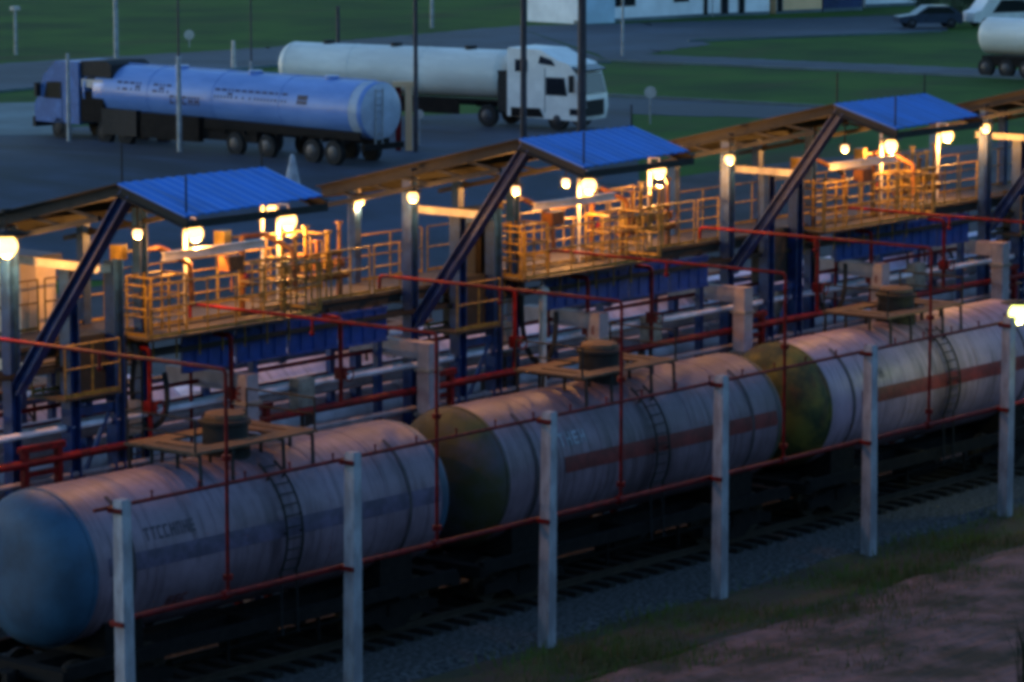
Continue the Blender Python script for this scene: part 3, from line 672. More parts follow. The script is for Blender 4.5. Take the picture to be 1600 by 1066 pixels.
# loading arms and manifolds
def loading_arm():
    t = thing('pipe_loader', None, 'loading arm', (0, 0, 0), 0, 'orange loading arms on the gallery')
    m = MB(); m.tube((0, 0, 0), (0, 0, 1.5), 0.07, 10); m.tube((0, 0, 0), (0, 0, 0.05), 0.16, 12); m.build('standpipe', 'orange', t)
    m = MB(); m.pipe([(0, 0, 1.5), (0.0, 0, 1.62), (0.55, -0.25, 1.62), (0.62, -0.9, 1.3), (0.62, -0.95, 0.45)], 0.06, 10, 0.08); m.build('boom', 'orange', t)
    m = MB(); m.box((-0.45, 0.2, 1.62), (0.3, 0.25, 0.32)); m.bar((0, 0, 1.62), (-0.4, 0.18, 1.62), 0.05); m.build('counterweight', 'yellow', t)
    m = MB(); m.torus((0.0, -0.16, 0.75), 0.16, 0.018, 'y'); m.bar((-0.15, -0.16, 0.75), (0.15, -0.16, 0.75), 0.02); m.bar((0, -0.16, 0.6), (0, -0.16, 0.9), 0.02); m.tube((0, 0, 0.75), (0, -0.16, 0.75), 0.03, 8); m.build('handwheel', 'redpipe', t)
    return t
la = loading_arm(); first = True
for k in range(3):
    for i, (dx, rz) in enumerate(((3.9, 0.3), (7.0, 0.5))):
        p = la if first else copy_tree(la); first = False
        p.location = (UX[k]+dx, 51.85, 6.58); p.rotation_euler = (0, 0, rz+random.uniform(-.3, .3))
        p['label'] = ['orange loading arm nearer the brace of the ', 'orange loading arm farther right of the brace of the '][i] + ordw[k] + ' canopy'
def manifold():
    t = thing('valve_manifold', None, 'valve manifold', (0, 0, 0), 0, 'orange valve manifolds on the gallery')
    m = MB(); m.tube((-1.0, 0, 0.45), (1.2, 0, 0.45), 0.09, 10); m.tube((-1.0, 0, 0.95), (1.0, 0, 0.95), 0.06, 10)
    for x in (-0.9, 0.95): m.bar((x, 0, 0), (x, 0, 0.5), 0.1)
    m.build('header', 'orange', t)
    for i in range(6):
        x = -0.85+0.36*i; m = MB(); h = 1.25+0.35*((i*37) % 3)/2
        m.tube((x, 0, 0.45), (x, 0, h), 0.04, 8); m.box((x, 0, 0.72), (0.16, 0.18, 0.2)); m.tube((x, 0, h-0.02), (x, 0, h+0.03), 0.09, 10)
        m.torus((x, -0.2, 0.72), 0.11, 0.016, 'y', 14); m.tube((x, 0, 0.72), (x, -0.2, 0.72), 0.02, 6)
        m.build('valve', ('yellow', 'orange')[i % 2], t)
    return t
mf = manifold()
for k in range(3):
    p = mf if k == 0 else copy_tree(mf)
    p.location = (UX[k]+9.4, 52.1, 6.58); p['label'] = ['orange valve manifold left of the second canopy brace', 'orange valve manifold left of the third canopy brace', 'orange valve manifold left of the far right canopy'][k]
# hoses, drop pipes, boxes under the gallery: each bay fitted out differently
hz = thing('loading_hose', None, 'hose', (0, 0, 0), 0, 'black hoses hanging under the gallery')
m = MB(); m.pipe([(0.9*i/12, 0.25*math.sin(i*.5), -1.25*math.sin(math.pi*i/12)-0.5*i/12) for i in range(13)], 0.06, 8); m.build('hose_run', 'tyre', hz)
m = MB(); m.tube((0, 0, 0.2), (0, 0, -0.1), 0.085, 10); m.build('coupling', 'hub', hz)
dp = thing('drop_pipe', None, 'pipe', (0, 0, 0), 0, 'red drop pipes between gallery and header')
m = MB(); m.pipe([(0, 0.5, 6.3), (0, 0, 6.3), (0, 0, 4.5)], 0.05, 8, 0.12); m.build('pipe_run', 'redpipe', dp)
m = MB(); m.box((0, 0, 5.1), (0.2, 0.2, 0.26)); m.torus((0, -0.24, 5.1), 0.14, 0.018); m.tube((0, 0, 5.1), (0, -0.24, 5.1), 0.02, 6); m.build('valve', 'redpipe', dp)
jb = thing('junction_box', None, 'cabinet', (0, 0, 0), 0, 'small cabinets on stands under the gallery')
m = MB(); m.box((0, 0, 5.0), (0.5, 0.28, 0.7)); m.box((0.02, -0.15, 5.0), (0.42, 0.02, 0.6)); m.build('box', 'grubby', jb)
m = MB(); m.tube((0, 0, 0.1), (0, 0, 4.65), 0.05, 8); m.build('stand', 'black', jb)
rnd = random.Random(21); fh = fd = fj = True
for k in range(4):
    for i in range(1):
        p = hz if fh else copy_tree(hz); fh = False
        p.location = (UX[k]+3.6+rnd.uniform(-.5, .5), 51.3, 6.2); p.rotation_euler = (0, 0, rnd.uniform(-.4, .4)); p.scale = (1, 1, rnd.uniform(.7, 1.25))
        p['label'] = 'black hose hanging under the walkway by the '+ordw[k]+' canopy'
    for i in range(3):
        p = dp if fd else copy_tree(dp); fd = False
        p.location = (UX[k]+3.4+2.7*i+rnd.uniform(-.6, .6), 51.0, 0)
        p['label'] = ['first', 'second', 'third'][i]+' red drop pipe from the left under the walkway by the '+ordw[k]+' canopy'
    for i in range(2):
        p = jb if fj else copy_tree(jb); fj = False
        p.location = (UX[k]+(3.0, 8.4)[i]+rnd.uniform(-.5, .5), 51.2+rnd.uniform(0, .6), rnd.uniform(-.5, .2))
        p['label'] = ['left', 'right'][i]+' small grubby cabinet on a stand under the walkway by the '+ordw[k]+' canopy'
for j, (yy, z, r_, mm, lb) in enumerate(((52.3, 4.75, 0.07, 'galv', 'grey pipe highest in the pipe rack'), (52.7, 4.45, 0.13, 'pinkpipe', 'thick pale pink pipe upper row of the pipe rack'), (53.2, 4.62, 0.06, 'redpipe', 'thin red pipe in the upper row of the pipe rack'), (53.7, 4.5, 0.10, 'palepipe', 'white pipe rearmost in the upper row of the pipe rack'), (51.9, 3.75, 0.08, 'palepipe', 'thin white pipe closest to the front wagons'), (54.4, 4.9, 0.09, 'bluesteel', 'blue pipe behind the pipe rack'), (51.4, 4.9, 0.07, 'palepipe', 'white pipe just above the red header pipe'), (51.3, 3.95, 0.06, 'pinkpipe', 'slim pale pink pipe just below the red header pipe'), (52.0, 5.25, 0.05, 'redpipe', 'slim red pipe high under the walkway'))):
    q = thing('rack_pipe', lb, 'pipe', (43, yy, z), 0, 'pipes of the pipe rack')
    m = MB(); m.tube((0, 0, 0), (62, 0, 0), r_, 12); m.build('pipe_run', mm, q)
    for i in range(5): m = MB(); x = 7+12*i+j*1.7; m.tube((x-0.06, 0, 0), (x+0.06, 0, 0), r_*1.5, 12); m.build('flange', mm, q)
ct = thing('cable_tray', 'long dark cable tray under the walkway', 'cable tray', (44, 51.55, 6.05))
m = MB(); m.box((30, 0, 0), (60, 0.3, 0.02)); m.box((30, -0.15, 0.05), (60, 0.012, 0.1)); m.box((30, 0.15, 0.05), (60, 0.012, 0.1)); m.build('tray', 'black', ct)
for dy in (-.08, 0, .08): m = MB(); m.tube((0, dy, .04), (60, dy, .04), .025, 6); m.build('cable', 'tyre', ct)
# cabin lit by the left lamp
cb = thing('operator_cabin', 'small cream operator cabin lit orange behind the leftmost brace', 'cabin', (50.95, 54.9, 0))
m = MB(); m.box((0, 0, 6.7), (1.0, 1.3, 2.3)); m.build('wall', 'cream', cb)
m = MB(); m.box((0, 0, 7.9), (1.2, 1.5, 0.1)); m.build('roof', 'roofdark', cb)
m = MB(); m.box((0.05, -0.66, 6.5), (0.7, 0.03, 1.85)); m.build('door', 'cream', cb)
for dx in (-0.42, 0.42):
    for dy in (-0.55, 0.55): m = MB(); m.bar((dx, dy, 0.05), (dx, dy, 5.55), 0.14); m.build('leg', 'bluesteel', cb)
# ------------------------------------------------------------------ lamps
def lamp(name, label, px, py, y, bulb, r, pole=None, group='lit sodium lamps'):
    p = AY(px, py, y)
    t = thing(name, label, 'lamp', (p.x, p.y, pole if pole is not None else p.z+r+0.25), 0, group)
    dz = p.z-t.location.z
    m = MB(); m.ball((0, 0, dz), r, 20, 12, 1.0); m.build('bulb', bulb, t)
    m = MB(); m.lathe([(dz+r*1.0, r*1.8), (dz+r*1.03, r*1.85), (dz+r*1.22, r*1.2), (dz+r*1.3, r*0.4), (dz+r*1.3+0.02, 0.02)], 20, 'z'); m.build('added_hood', 'black', t)  # wide hood added to keep lamp light off the roof undersides
    ld = bpy.data.lights.new(name+'_light', 'POINT'); ld.energy = WATT[bulb]; ld.color = (0.9, 1.0, 0.3) if bulb == 'bulbgreen' else (1.0, 0.44, 0.10); ld.shadow_soft_size = 0.05
    lo = bpy.data.objects.new(name+'_light', ld); C.objects.link(lo); lo.parent = t; lo.location = (0, -0.02, dz-r*0.9-0.08)
    if pole is not None:
        m = MB(); m.tube((0, 0.3, 0), (0, 0.3, dz+r*1.3+0.12), 0.04, 8); m.pipe([(0, 0.3, dz+r*1.3+0.1), (0, 0, dz+r*1.3+0.1), (0, 0, dz+r*1.2)], 0.025, 6); m.build('pole', 'white', t)
    else:
        m = MB(); m.tube((0, 0, dz+r*1.3), (0, 0, 0.25), 0.018, 6); m.box((0, 0, 0.24), (0.2, 0.1, 0.05)); m.build('hanger', 'black', t)
    return t
lamp('column_lamp', 'lamp on the column at the far left beside the cream cabin', 10, 385, 51.2, 'bulb', 0.22)
lamp('column_lamp', 'lamp lighting the column below the second canopy', 645, 308, 51.2, 'bulbmid', 0.12)
lamp('column_lamp', 'lamp lighting the column below the third canopy', 1140, 249, 51.2, 'bulbmid', 0.12)
lamp('column_lamp', 'lamp lighting the column below the far right canopy', 1540, 200, 51.2, 'bulbmid', 0.12)
lamp('gallery_lamp', 'bright lamp on a white pole below the eave of the leftmost canopy', 305, 365, 51.3, 'bulb', 0.17, 6.58)
lamp('gallery_lamp', 'brightest lamp on a white pole below the eave of the second canopy', 920, 290, 51.3, 'bulb', 0.18, 6.58)
lamp('gallery_lamp', 'bright lamp on a white pole below the eave of the third canopy', 1392, 228, 51.3, 'bulb', 0.17, 6.58)
lamp('gallery_lamp', 'brightest lamp right of the leftmost canopy above the railings', 450, 345, 52.4, 'bulb', 0.19, 6.58)
lamp('gallery_lamp', 'bright lamp right of the second canopy above the railings', 1030, 268, 52.4, 'bulb', 0.17, 6.58)
lamp('gallery_lamp', 'bright lamp right of the third canopy above the railings', 1480, 212, 52.4, 'bulb', 0.17, 6.58)
lamp('pendant_lamp', 'small pendant lamp by the brace of the leftmost canopy', 215, 365, 50.4, 'bulbdim', 0.10)
lamp('pendant_lamp', 'small pendant lamp by the brace of the second canopy', 806, 297, 50.4, 'bulbdim', 0.10)
lamp('pendant_lamp', 'small pendant lamp by the brace of the third canopy', 1320, 232, 50.4, 'bulbdim', 0.10)
lamp('pendant_lamp', 'small lamp touching the left of the brightest lamp of the second canopy', 884, 285, 52.8, 'bulbdim', 0.10)
lamp('gallery_lamp', 'smaller lamp just above and left of the brightest lamp by the leftmost canopy', 425, 328, 53.2, 'bulbmid', 0.12, 6.58)
lamp('gallery_lamp', 'lone small lamp left of the second canopy column', 562, 313, 53.1, 'bulbmid', 0.11, 6.58)
lamp('gallery_lamp', 'yellow-green lamp at the right edge above the wagon and post', 1592, 490, 45.0, 'bulbgreen', 0.25)

# ------------------------------------------------------------------ lorries
def wheel(t, x, y, r=0.5, w=0.3, hub='hub'):
    m = MB(); m.lathe([(y-w/2, 0.02), (y-w/2, r*0.6), (y-w/2, r*0.93), (y-w/2+0.04, r), (y+w/2-0.04, r), (y+w/2, r*0.93), (y+w/2, r*0.6), (y+w/2, 0.02)], 22, 'y', (x, 0, r)); o = m.build('wheel', 'tyre', t)
    s = 1 if y > 0 else -1
    if not hub: return
    m = MB(); m.lathe([(y+s*(w/2+0.004), 0.02), (y+s*(w/2+0.004), r*0.56), (y+s*(w/2+0.02), r*0.5), (y+s*(w/2+0.05), r*0.2), (y+s*(w/2+0.05), 0.02)], 16, 'y', (x, 0, r)); m.build('hub', hub, o)
def place(t, front, rear):
    d = front-rear; t.location = (rear.x, rear.y, hgt(rear.x, rear.y)+0.03); t.rotation_euler = (0, -math.atan2(0, 1), math.atan2(d.y, d.x)); return d.length
def tank_body(t, x0, x1, zc, r, m_, capl=0.35, bands=5):
    m = MB(); pr = []
    for i in range(9): a = math.pi/2*(1-i/8); pr.append((x0+capl-capl*math.sin(a), max(0.01, r*math.cos(a)**0.5)))
    for i in range(1, 20): pr.append((x0+capl+(x1-x0-2*capl)*i/20, r))
    for i in range(9): a = math.pi/2*i/8; pr.append((x1-capl+capl*math.sin(a), max(0.01, r*math.cos(a)**0.5)))
    m.lathe(pr, 48, 'x', (0, 0, zc)); return m.build('tank', m_, t)
def cyl_marks(t, rows, zc, r, side, m_, flip):
    m = MB()
    for x, ang, n_, cw, ch in rows:
        for i in range(n_):
            for (u0, u1, v0, v1) in random.choice([[(0, .25, 0, 1), (.5, .75, 0, 1), (0, .75, .4, .65)], [(0, .25, 0, 1), (0, .75, 0, .25), (0, .75, .75, 1)], [(.25, .5, 0, 1), (0, .75, 0, .25)], [(0, .25, 0, 1), (.5, .75, 0, 1), (0, .75, 0, .25)]]):
                xa, xb = x+flip*(i+u0)*cw, x+flip*(i+u1)*cw; vs = []
                for xx in (xa, xb):
                    for v in (v0, v1):
                        a = R(ang)+v*ch/r; vs.append((xx, side*(r+0.012)*math.sin(a), zc+(r+0.012)*math.cos(a)))
                m.add(vs, [(0, 1, 3, 2)])
    return m.build('lettering', m_, t)
# blue tanker facing left (away from the rails); its left-hand side of travel (+y local) faces the camera
f1, r1 = G(88, 210), G(602, 257)
T1 = thing('tanker_lorry', 'blue silver articulated tanker lorry with a pale blue cab facing left', 'lorry', r1, 0, 'tanker lorries in the lorry park')
L1 = place(T1, f1, r1)
d1 = (f1-r1).normalized()
sd = 1 if (Vector((-d1.y, d1.x, 0))).dot(CAM-r1) > 0 else -1       # which local y side faces the camera
S1 = L1/21.4
zc, tr = 2.2, 1.18
tank_body(T1, 0.15, 17.5*S1, zc, tr, 'truckblue', 0.12)
m = MB(); m.lathe([(0.11, 0.02), (0.12, tr*.8), (0.22, tr*.97), (0.5, tr+.006), (1.0, tr+.006)], 48, 'x', (0, 0, zc)); m.build('tank_end', 'cab_end', T1)
for row in ((14.9, 62, 4, 0.40, 0.38), (12.6, 62, 3, 0.40, 0.38), (8.8, 62, 11, 0.40, 0.40), (11.5, 84, 5, 0.38, 0.36)): cyl_marks(T1, [row], zc, tr, sd, 'inkblue', -1)
m = MB(); vs = []
for xx in (3.3, 3.9):
    for v in (0, 1): a = R(64)+v*0.32; vs.append((xx, sd*(tr+.014)*math.sin(a), zc+(tr+.014)*math.cos(a)))
m.add(vs, [(0, 1, 3, 2)]); m.build('hazard_plate', 'ink', T1)
m = MB(); m.box((8.5, 0, 1.0), (16.6, 0.9, 0.22)); m.box((8.6, sd*0.95, 0.95), (4.6, 0.3, 0.7)); m.box((13.4, sd*0.95, 0.85), (2.2, 0.35, 0.6)); m.box((0.1, 0, 0.8), (0.14, 2.3, 0.25)); m.box((15.5, 0, 1.0), (9.0, 0.9, 0.22)); m.build('chassis', 'under', T1)
m = MB(); m.tube((0.5, 0, zc+tr+0.04), (16, 0, zc+tr+0.04), 0.03, 6)
for x in (3.0, 7.5, 12.0): m.lathe([(zc+tr-0.08, 0.3), (zc+tr+0.12, 0.3), (zc+tr+0.14, 0.02)], 16, 'z', (x, 0, 0))
m.build('manhole', 'truckblue', T1)
for x in (1.9, 3.2, 6.0, 8.0, 15.2, 16.6, 19.7):
    for y in (-1.05, 1.05): wheel(T1, x*S1, y, 0.5, 0.3, 'hub' if x < 10 else 'black')
cx = 18.3*S1
m = MB(); m.prism([(cx, 0.75), (cx+2.9, 0.75), (cx+2.95, 1.5), (cx+2.75, 1.75), (cx+2.35, 2.75), (cx+1.5, 3.42), (cx, 3.45)], -1.2, 1.2); cab1 = m.build('cab', 'truckcab', T1)
m = MB(); m.prism([(cx+2.74, 1.85), (cx+2.42, 2.62), (cx+2.46, 2.62), (cx+2.78, 1.85)], -1.08, 1.08); m.build('windscreen', 'glass', cab1)
m = MB(); m.prism([(cx+1.15, 1.8), (cx+2.3, 1.8), (cx+2.1, 2.5), (cx+1.15, 2.55)], sd*1.2, sd*1.215); m.build('side_window', 'glass', cab1)
m = MB(); m.box((cx+2.55, sd*1.36, 2.15), (0.16, 0.22, 0.6)); m.build('mirror', 'black', cab1)
m = MB(); m.box((cx+2.97, 0, 0.72), (0.2, 2.42, 0.45)); m.build('bumper', 'black', cab1)
m = MB(); m.prism([(cx-2.0, 2.85), (cx-0.05, 2.85), (cx-0.05, 3.5), (cx-1.7, 3.55), (cx-2.0, 3.4)], -1.1, 1.1); m.build('air_deflector', 'black', cab1)
m = MB(); m.box((cx-0.75, 0, 2.55), (1.4, 2.2, 0.35)); m.build('sleeper_panel', 'white', cab1)
m = MB(); m.box((cx-0.8, 0, 1.55), (1.5, 2.3, 1.3)); m.build('engine_bay', 'under', cab1)
for x in (1.0, 5.0, 9.0, 13.0, 17.0): m = MB(); m.lathe([(x-.05, tr), (x-.05, tr+.018), (x+.05, tr+.018), (x+.05, tr)], 40, 'x', (0, 0, zc)); m.build('band', 'truckblue', T1)
m = MB(); m.box((11.4, sd*1.16, 0.98), (3.6, 0.3, 1.05)); m.build('tool_locker', 'under', T1)
m = MB(); m.prism([(.25, 1.08), (9.4, 1.08), (9.4, 1.5), (.25, 1.4)], sd*1.1, sd*1.2); m.build('side_skirt', 'under', T1)
m = MB(); m.box((14.6, sd*1.16, 1.0), (2.2, 0.3, 1.1)); m.build('fuel_tank', 'black', T1)
for x in (1.9, 3.2, 6.0, 8.0): m = MB(); m.prism([(x*S1-.62, .9), (x*S1-.5, 1.12), (x*S1+.5, 1.12), (x*S1+.62, .9), (x*S1+.62, .96), (x*S1+.52, 1.17), (x*S1-.52, 1.17), (x*S1-.62, .96)], sd*.8, sd*1.2); m.build('mudguard', 'tyre', T1)
m = MB(); m.box((cx+2.955, 0, 1.2), (0.05, 1.6, 0.5)); m.build('grille', 'black', cab1)
for y in (-.95, .95): m = MB(); m.box((cx+2.96, y, 1.02), (.06, .35, .2)); m.build('headlight', 'white', cab1)
m = MB(); m.box((cx+1.1, sd*1.205, 1.65), (.025, .012, 1.7)); m.build('door_seam', 'black', cab1)
m = MB(); m.tube((.05, sd*.5, .9), (.02, sd*.5, zc+tr*.8), .03, 6); m.tube((.05, sd*.1, .9), (.02, sd*.1, zc+tr*.8), .03, 6)
for i in range(8): m.tube((.03, sd*.1, 1.1+.28*i), (.03, sd*.5, 1.1+.28*i), .02, 6)
m.build('rear_ladder', 'galv', T1)
# white tanker facing right
f2, r2 = G(930, 204), G(446, 179)
T2 = thing('tanker_lorry', 'white articulated tanker lorry with a tall white cab facing right', 'lorry', r2, 0, 'tanker lorries in the lorry park')
L2 = place(T2, f2, r2); d2 = (f2-r2).normalized(); s2 = 1 if (Vector((-d2.y, d2.x, 0))).dot(CAM-r2) > 0 else -1
zc2, tr2 = 2.3, 1.1
k2 = L2/16.9
tank_body(T2, 0.1, 12.75*k2, zc2, tr2, 'truckwhite', 0.55)
for x in (0.65, 4.1, 8.0, 12.0): m = MB(); m.lathe([(x-0.04, tr2), (x-0.04, tr2+0.015), (x+0.04, tr2+0.015), (x+0.04, tr2)], 40, 'x', (0, 0, zc2)); m.build('band', 'truckwhite', T2)
m = MB(); m.box((6.3, 0, 1.0), (12.2, 0.9, 0.24)); m.box((7.0, s2*0.95, 0.9), (3.6, 0.3, 0.6)); m.box((0.3, 0, 0.8), (0.14, 2.3, 0.25)); m.box((13.5, 0, 0.95), (5.5, 0.9, 0.24)); m.build('chassis', 'under', T2)
m = MB()
for x in (2.5, 6.2, 10.2): m.lathe([(zc2+tr2-0.08, 0.28), (zc2+tr2+0.14, 0.28), (zc2+tr2+0.16, 0.02)], 16, 'z', (x, 0, 0))
m.build('manhole', 'black', T2)
for x in (2.0, 3.3, 4.6, 11.9, 15.6):
    for y in (-1.02, 1.02): wheel(T2, x*k2, y, 0.5)
bx = 13.0*k2
m = MB(); m.prism([(bx, 0.55), (bx+3.72, 0.45), (bx+3.85, 1.0), (bx+3.8, 1.5), (bx+3.5, 2.55), (bx+3.2, 2.95), (bx+2.6, 3.1), (bx+1.7, 3.55), (bx+0.05, 3.6), (bx, 3.5)], -1.2, 1.2); cab2 = m.build('cab', 'cabwhite', T2)
m = MB(); m.prism([(bx+3.79, 1.62), (bx+3.53, 2.5), (bx+3.57, 2.5), (bx+3.83, 1.62)], -1.05, 1.05); m.build('windscreen', 'glass', cab2)
m = MB(); m.prism([(bx+2.0, 1.55), (bx+3.1, 1.55), (bx+2.95, 2.35), (bx+2.0, 2.35)], s2*1.2, s2*1.216); m.build('side_window', 'glass', cab2)
m = MB(); m.prism([(bx+0.4, 2.55), (bx+1.05, 2.55), (bx+1.05, 3.1), (bx+0.4, 3.1)], s2*1.2, s2*1.216); m.build('sleeper_window', 'glass', cab2)
m = MB(); m.prism([(bx+1.6, 2.95), (bx+2.5, 2.85), (bx+2.3, 3.12), (bx+1.7, 3.3)], s2*1.2, s2*1.214); m.build('roof_window', 'glass', cab2)
m = MB(); m.prism([(bx+0.2, 0.55), (bx+1.9, 0.55), (bx+1.7, 0.95), (bx+0.2, 0.95)], s2*1.2, s2*1.22); m.build('side_skirt', 'under', cab2)
m = MB(); m.box((bx+3.4, s2*1.38, 2.1), (0.18, 0.2, 0.75)); m.build('mirror', 'black', cab2)
m = MB(); m.box((bx+3.55, s2*0.85, 0.85), (0.66, 0.72, 0.3)); m.build('headlight', 'glass', cab2)
m = MB(); m.prism([(bx+2.9, 2.9), (bx+3.75, 2.62), (bx+3.75, 2.68), (bx+2.9, 3.0)], -1.15, 1.15); m.build('sun_visor', 'glass', cab2)
m = MB(); m.box((7.5, s2*1.08, 0.85), (5.5, 0.05, 0.7)); m.build('side_skirt', 'under', T2)
m = MB(); m.box((bx+1.95, s2*1.205, 1.75), (.03, .012, 2.0)); m.build('door_seam', 'black', cab2)
m = MB(); m.box((bx+3.86, 0, 1.0), (0.05, 1.5, 0.7)); m.build('grille', 'black', cab2)
m = MB(); m.box((bx-.35, 0, 1.6), (.5, 2.1, 1.9)); m.build('air_tank', 'black', T2)
# third tanker, cut by the right edge
r3 = G(1536, 118); f3 = r3 + (G(1640, 124)-r3).normalized()*11
T3 = thing('tanker_lorry', 'pale blue tanker trailer parked on the far grass at the right edge', 'lorry', r3, 0, 'tanker lorries in the lorry park')
place(T3, f3, r3); tank_body(T3, 0.1, 11, 2.15, 0.98, 'truckwhite', 0.35)
m = MB(); m.box((5.5, 0, 0.95), (10.6, 0.9, 0.25)); m.box((2.5, 0, 0.85), (3.5, 2.2, 0.5)); m.build('chassis', 'under', T3)
for x in (0.9, 2.2, 3.5):
    for y in (-1.0, 1.0): wheel(T3, x, y, 0.5)
def car(name, label, loc, rz, paint, h=1.45, L=4.3, van=False):
    t = thing(name, label, 'van' if van else 'car', loc, rz)
    m = MB()
    if van: m.prism([(-L/2, .35), (L/2, .35), (L/2, .95), (L/2-.5, 1.15), (L/2-1.1, h), (-L/2, h)], -.85, .85)
    else: m.prism([(-L/2, .35), (L/2, .35), (L/2, .75), (L/2-1.1, .9), (L/2-1.9, h), (-L/2+.9, h), (-L/2+.15, .95), (-L/2, .9)], -.85, .85)
    b = m.build('body', paint, t)
    for s in (-1, 1):
        m = MB(); m.prism([(L/2-1.3, .95), (L/2-1.95, h-.1), (-L/2+1.0, h-.1), (-L/2+.5, .98)], s*.85, s*.86); m.build('side_window', 'glass', t)
    for x in (-L/2+.8, L/2-.85):
        for y in (-.78, .78): wheel(t, x, y, .32, .2)
    return t
p = G(1450, 44); car('parked_car', 'dark car parked by the far road before the bushes', (p.x, p.y, LOT+0.03), 2.4, 'carpaint')
p = G(1562, 42); car('parked_van', 'small white van behind the tanker at the right edge', (p.x, p.y, LOT+0.03), 2.6, 'cabwhite', 1.9, 4.6, True)

# ------------------------------------------------------------------ posts, signs, poles in the lorry park
def pole(label, px, py, top, r, m_='galv', kind='lamp_pole', cat='pole', r2=None, head=False, thick=None):
    p = G(px, py); t = thing(kind, label, cat, (p.x, p.y, hgt(p.x, p.y)), 0, 'poles around the lorry park')
    m = MB(); m.tube((0, 0, 0), (0, 0, top), r, 10, r2 or r*0.7); m.build('shaft', m_, t)
    if thick: m = MB(); m.tube((0, 0, 0), (0, 0, thick), r*2.2, 12, r*2.0); m.build('sleeve', 'galv', t)
    if head: m = MB(); m.box((0, 0, top+.12), (.5, .35, .22)); m.build('lamp_head', 'white', t)
    return t
pole('tall mast with a thick pale lower part before the middle of the blue tanker', 281, 238, 17, .05, 'darkpole', thick=4.0)
pole('mast with a thick pale lower part right of the tall mast', 394, 219, 16, .04, 'darkpole', thick=3.4)
pole('short pale post in front of the pale blue lorry cab', 108, 222, 3.8, .1)
pole('tall dark pole at the tail of the blue tanker', 650, 238, 17, .10, 'darkpole')
pole('tall purple grey pole at the left of the white cab', 818, 232, 17, .15, 'darkpole')
pole('thick dark pole in front of the white cab', 909, 225, 17, .21, 'darkpole')
pole('thin pole above the rear of the white tanker', 529, 175, 5.0, .12, 'darkpole', thick=None)
pole('grey pole on the grass above the pale blue cab', 182, 100, 14, .14)
pole('short street lamp with a white head on the grass at top left', 25, 86, 2.6, .10, head=True)
pole('slim pale pole on the grass between the two tankers', 675, 44, 9, .12)
pole('slim pale pole beside the far road right of the white cab', 973, 88, 8, .08)
pole('white marker post by the road above the blue tanker', 365, 106, 1.5, .14, 'white', 'marker_post', 'post')
def sign(label, px, py, h, w=.55):
    p = G(px, py); t = thing('road_sign', label, 'sign', (p.x, p.y, LOT), THETA-math.pi/2, 'small white road signs')
    m = MB(); m.tube((0, 0, 0), (0, 0, h), .035, 8); m.build('post', 'galv', t)
    m = MB(); m.lathe([(-.03, .01), (-.03, w/2), (-.015, w/2), (-.015, .01)], 20, 'y', (0, -.03, h)); m.build('plate', 'white', t)
sign('round white sign on a thin post by the path right of the white cab', 1016, 194, 1.45)
sign('small white sign on the grass above the blue tanker', 296, 74, .75, .6)
sign('small white sign beside the peach portal post', 655, 228, 1.35, .4)
p = G(636, 236); gp = thing('portal_post', 'portal post with orange light painted on it behind the blue tanker tail', 'post', (p.x, p.y, LOT), THETA-math.pi/2)
m = MB(); m.box((.08, 0, 1.35), (.28, .25, 2.7)); m.build('upright', 'bldorangelight', gp)  # peach colour stands in for orange light on the portal
m = MB(); m.box((-.1, 0, 2.8), (1.0, .3, .22)); m.build('top_beam', 'bldorangelight', gp)
m = MB(); m.box((-.36, .05, 1.35), (.24, .2, 2.7)); m.build('red_upright', 'redpipe', gp)
p = G(457, 276); cn = thing('marker_cone', 'tall white marker cone behind the leftmost canopy roof', 'cone', (p.x, p.y, hgt(p.x, p.y)))
m = MB(); m.lathe([(0.06, .34), (1.25, .08), (1.3, .05), (1.31, .01)], 20, 'z'); m.build('cone_body', 'inkwhite', cn)
m = MB(); m.box((0, 0, .03), (.8, .8, .06)); m.build('base', 'black', cn)

# ------------------------------------------------------------------ far buildings
def building(label, pa, pb, depth, h, wall, wins, group='low buildings beyond the road'):
    a, b = G(*pa), G(*pb); d = b-a; L = d.length
    t = thing('low_building', label, 'building', (a.x, a.y, LOT), math.atan2(d.y, d.x), group)
    m = MB(); m.box((L/2, depth/2, h/2), (L, depth, h)); m.build('wall', wall, t)
    m = MB(); m.box((L/2, depth/2, h+.1), (L+.6, depth+.6, .2)); m.build('roof', 'roofdark', t)
    m = MB(); m.box((L/2, -.02, .12), (L-.02, .06, .24)); m.build('plinth', 'slab', t)
    for (u, w, z0, z1) in wins:
        m = MB(); m.box((u*L, -.01, (z0+z1)/2), (w, .05, z1-z0)); f = m.build('window', 'white', t)
        m = MB(); m.box((u*L, -.042, (z0+z1)/2), (w-.12, .03, z1-z0-.12)); m.build('pane', 'glass', f)
    return t
building('pale blue low building with dark windows left of the white one', (842, 33), (905, 38), 3, 4.2, 'bldblue', [(.5, 1.5, .85, 2.2)])
building('long white low building with dark windows beyond the road', (906, 38), (1112, 26), 5, 4.2, 'bldwhite', [(.14, 2.4, 1.0, 2.2), (.32, 2.4, 1.0, 2.2), (.76, 1.6, 1.1, 2.2), (.95, .5, .1, 2.1)])
building('white building wing with a door beyond the long white one', (1114, 26), (1202, 23), 8, 4, 'bldwhite', [(.2, .7, .1, 2.1), (.5, .6, .1, 2.1)])
building('building front with orange light painted on it beside the dark blue hall', (1212, 22), (1284, 19), 8, 4, 'bldorangelight', [(.08, .6, .1, 2.1)])
building('dark blue hall beyond the road right of the peach front', (1286, 19), (1348, 16), 10, 4.5, 'blddark', [(.5, 1.4, .9, 1.6)])
building('whitish shed furthest right beyond the road', (1352, 12), (1450, 8), 8, 4, 'bldwhite', [(.4, 1.2, 1.0, 2.0)])
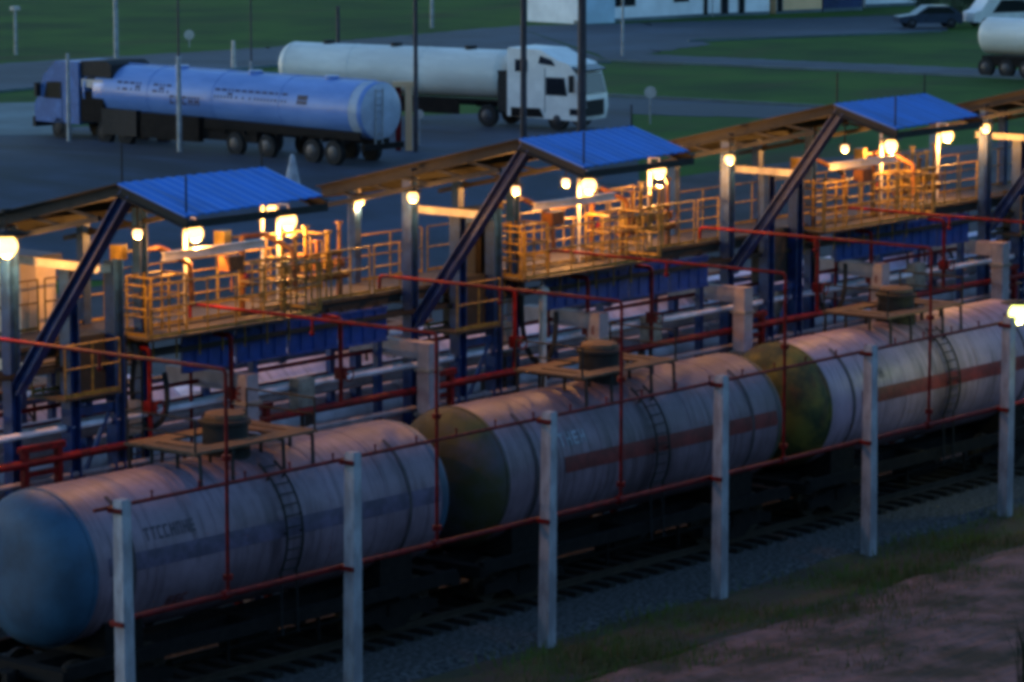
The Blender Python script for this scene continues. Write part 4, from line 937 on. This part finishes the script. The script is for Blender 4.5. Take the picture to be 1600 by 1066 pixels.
# shrubs at the upper right
def shrub(label, px, py, w, h, seed):
    random.seed(seed); p = G(px, py); t = thing('shrub', label, 'shrub', (p.x, p.y, LOT), 0, 'dark shrubs beside the far car')
    m = MB()
    for i in range(5): a = 1.25*i; m.tube((0, 0, 0), (math.cos(a)*w*.3, math.sin(a)*w*.3, h*.7), .06, 6, .02)
    m.build('stem', 'bark', t); m = MB()
    cl = [(random.uniform(-w, w)*.7, random.uniform(-w, w)*.5, random.uniform(.25, .85)*h, random.uniform(.3, .6)*h*.6) for _ in range(12)]
    for i in range(1500):
        cx_, cy_, cz_, cr_ = random.choice(cl); v = Vector((random.gauss(0, 1), random.gauss(0, 1), random.gauss(0, 1))).normalized()*cr_*random.random()**.4
        q = Vector((cx_, cy_, max(.05, cz_+v.z)))+Vector((v.x, v.y, 0)); s_ = random.uniform(.05, .13)
        u = Vector((random.gauss(0, 1), random.gauss(0, 1), random.gauss(0, 1))).normalized(); w_ = u.orthogonal().normalized()
        m.add([q-u*s_, q+w_*s_*.6, q+u*s_, q-w_*s_*.6], [(0, 1, 2, 3)])
    m.build('foliage', 'leaf', t, smooth=False)
shrub('dark shrub just right of the far parked car', 1500, 38, 2.2, 2.6, 3)
shrub('dark shrub behind the far parked car', 1440, 28, 1.8, 2.2, 4)
shrub('dark shrub left of the small white van', 1532, 30, 1.6, 2.4, 5)

# ------------------------------------------------------------------ light
w = bpy.data.worlds.new('World'); sc.world = w; w.use_nodes = True
nt = w.node_tree; bg = nt.nodes['Background']
sky = nt.nodes.new('ShaderNodeTexSky'); sky.sky_type = 'NISHITA'; sky.sun_disc = False
SUN_EL, SUN_AZ = R(6), R(110)       # last glow low on the far side of the yard
sky.sun_elevation = SUN_EL
sd_ = Vector((math.cos(SUN_AZ), math.sin(SUN_AZ), 0))
sky.sun_rotation = math.atan2(sd_.x, sd_.y)
sky.air_density = 1.0; sky.dust_density = 0.3; sky.ozone_density = 2.5
tint = nt.nodes.new('ShaderNodeMix'); tint.data_type = 'RGBA'; tint.blend_type = 'MULTIPLY'; tint.inputs[0].default_value = 1.0
tint.inputs[7].default_value = (0.80, 0.90, 1.0, 1)
nt.links.new(sky.outputs[0], tint.inputs[6]); nt.links.new(tint.outputs[2], bg.inputs[0]); bg.inputs[1].default_value = 0.15
sl = bpy.data.lights.new('sun', 'SUN'); sl.energy = 0.10; sl.angle = R(12); sl.color = (0.72, 0.78, 1.0)
so = bpy.data.objects.new('sun', sl); C.objects.link(so)
el_ = R(14); so.rotation_euler = Vector((-math.cos(SUN_AZ)*math.cos(el_), -math.sin(SUN_AZ)*math.cos(el_), -math.sin(el_))).to_track_quat('-Z', 'Y').to_euler()
vs_ = sc.view_settings; vs_.view_transform = 'Standard'; vs_.look = 'None'; vs_.exposure = 1.6; vs_.gamma = 1
sc.cycles.use_denoising = True
sc.cycles.pixel_filter_type = 'GAUSSIAN'; sc.cycles.filter_width = 4.6
sc.cycles.max_bounces = 6; sc.cycles.diffuse_bounces = 3
sc.cycles.sample_clamp_indirect = 4
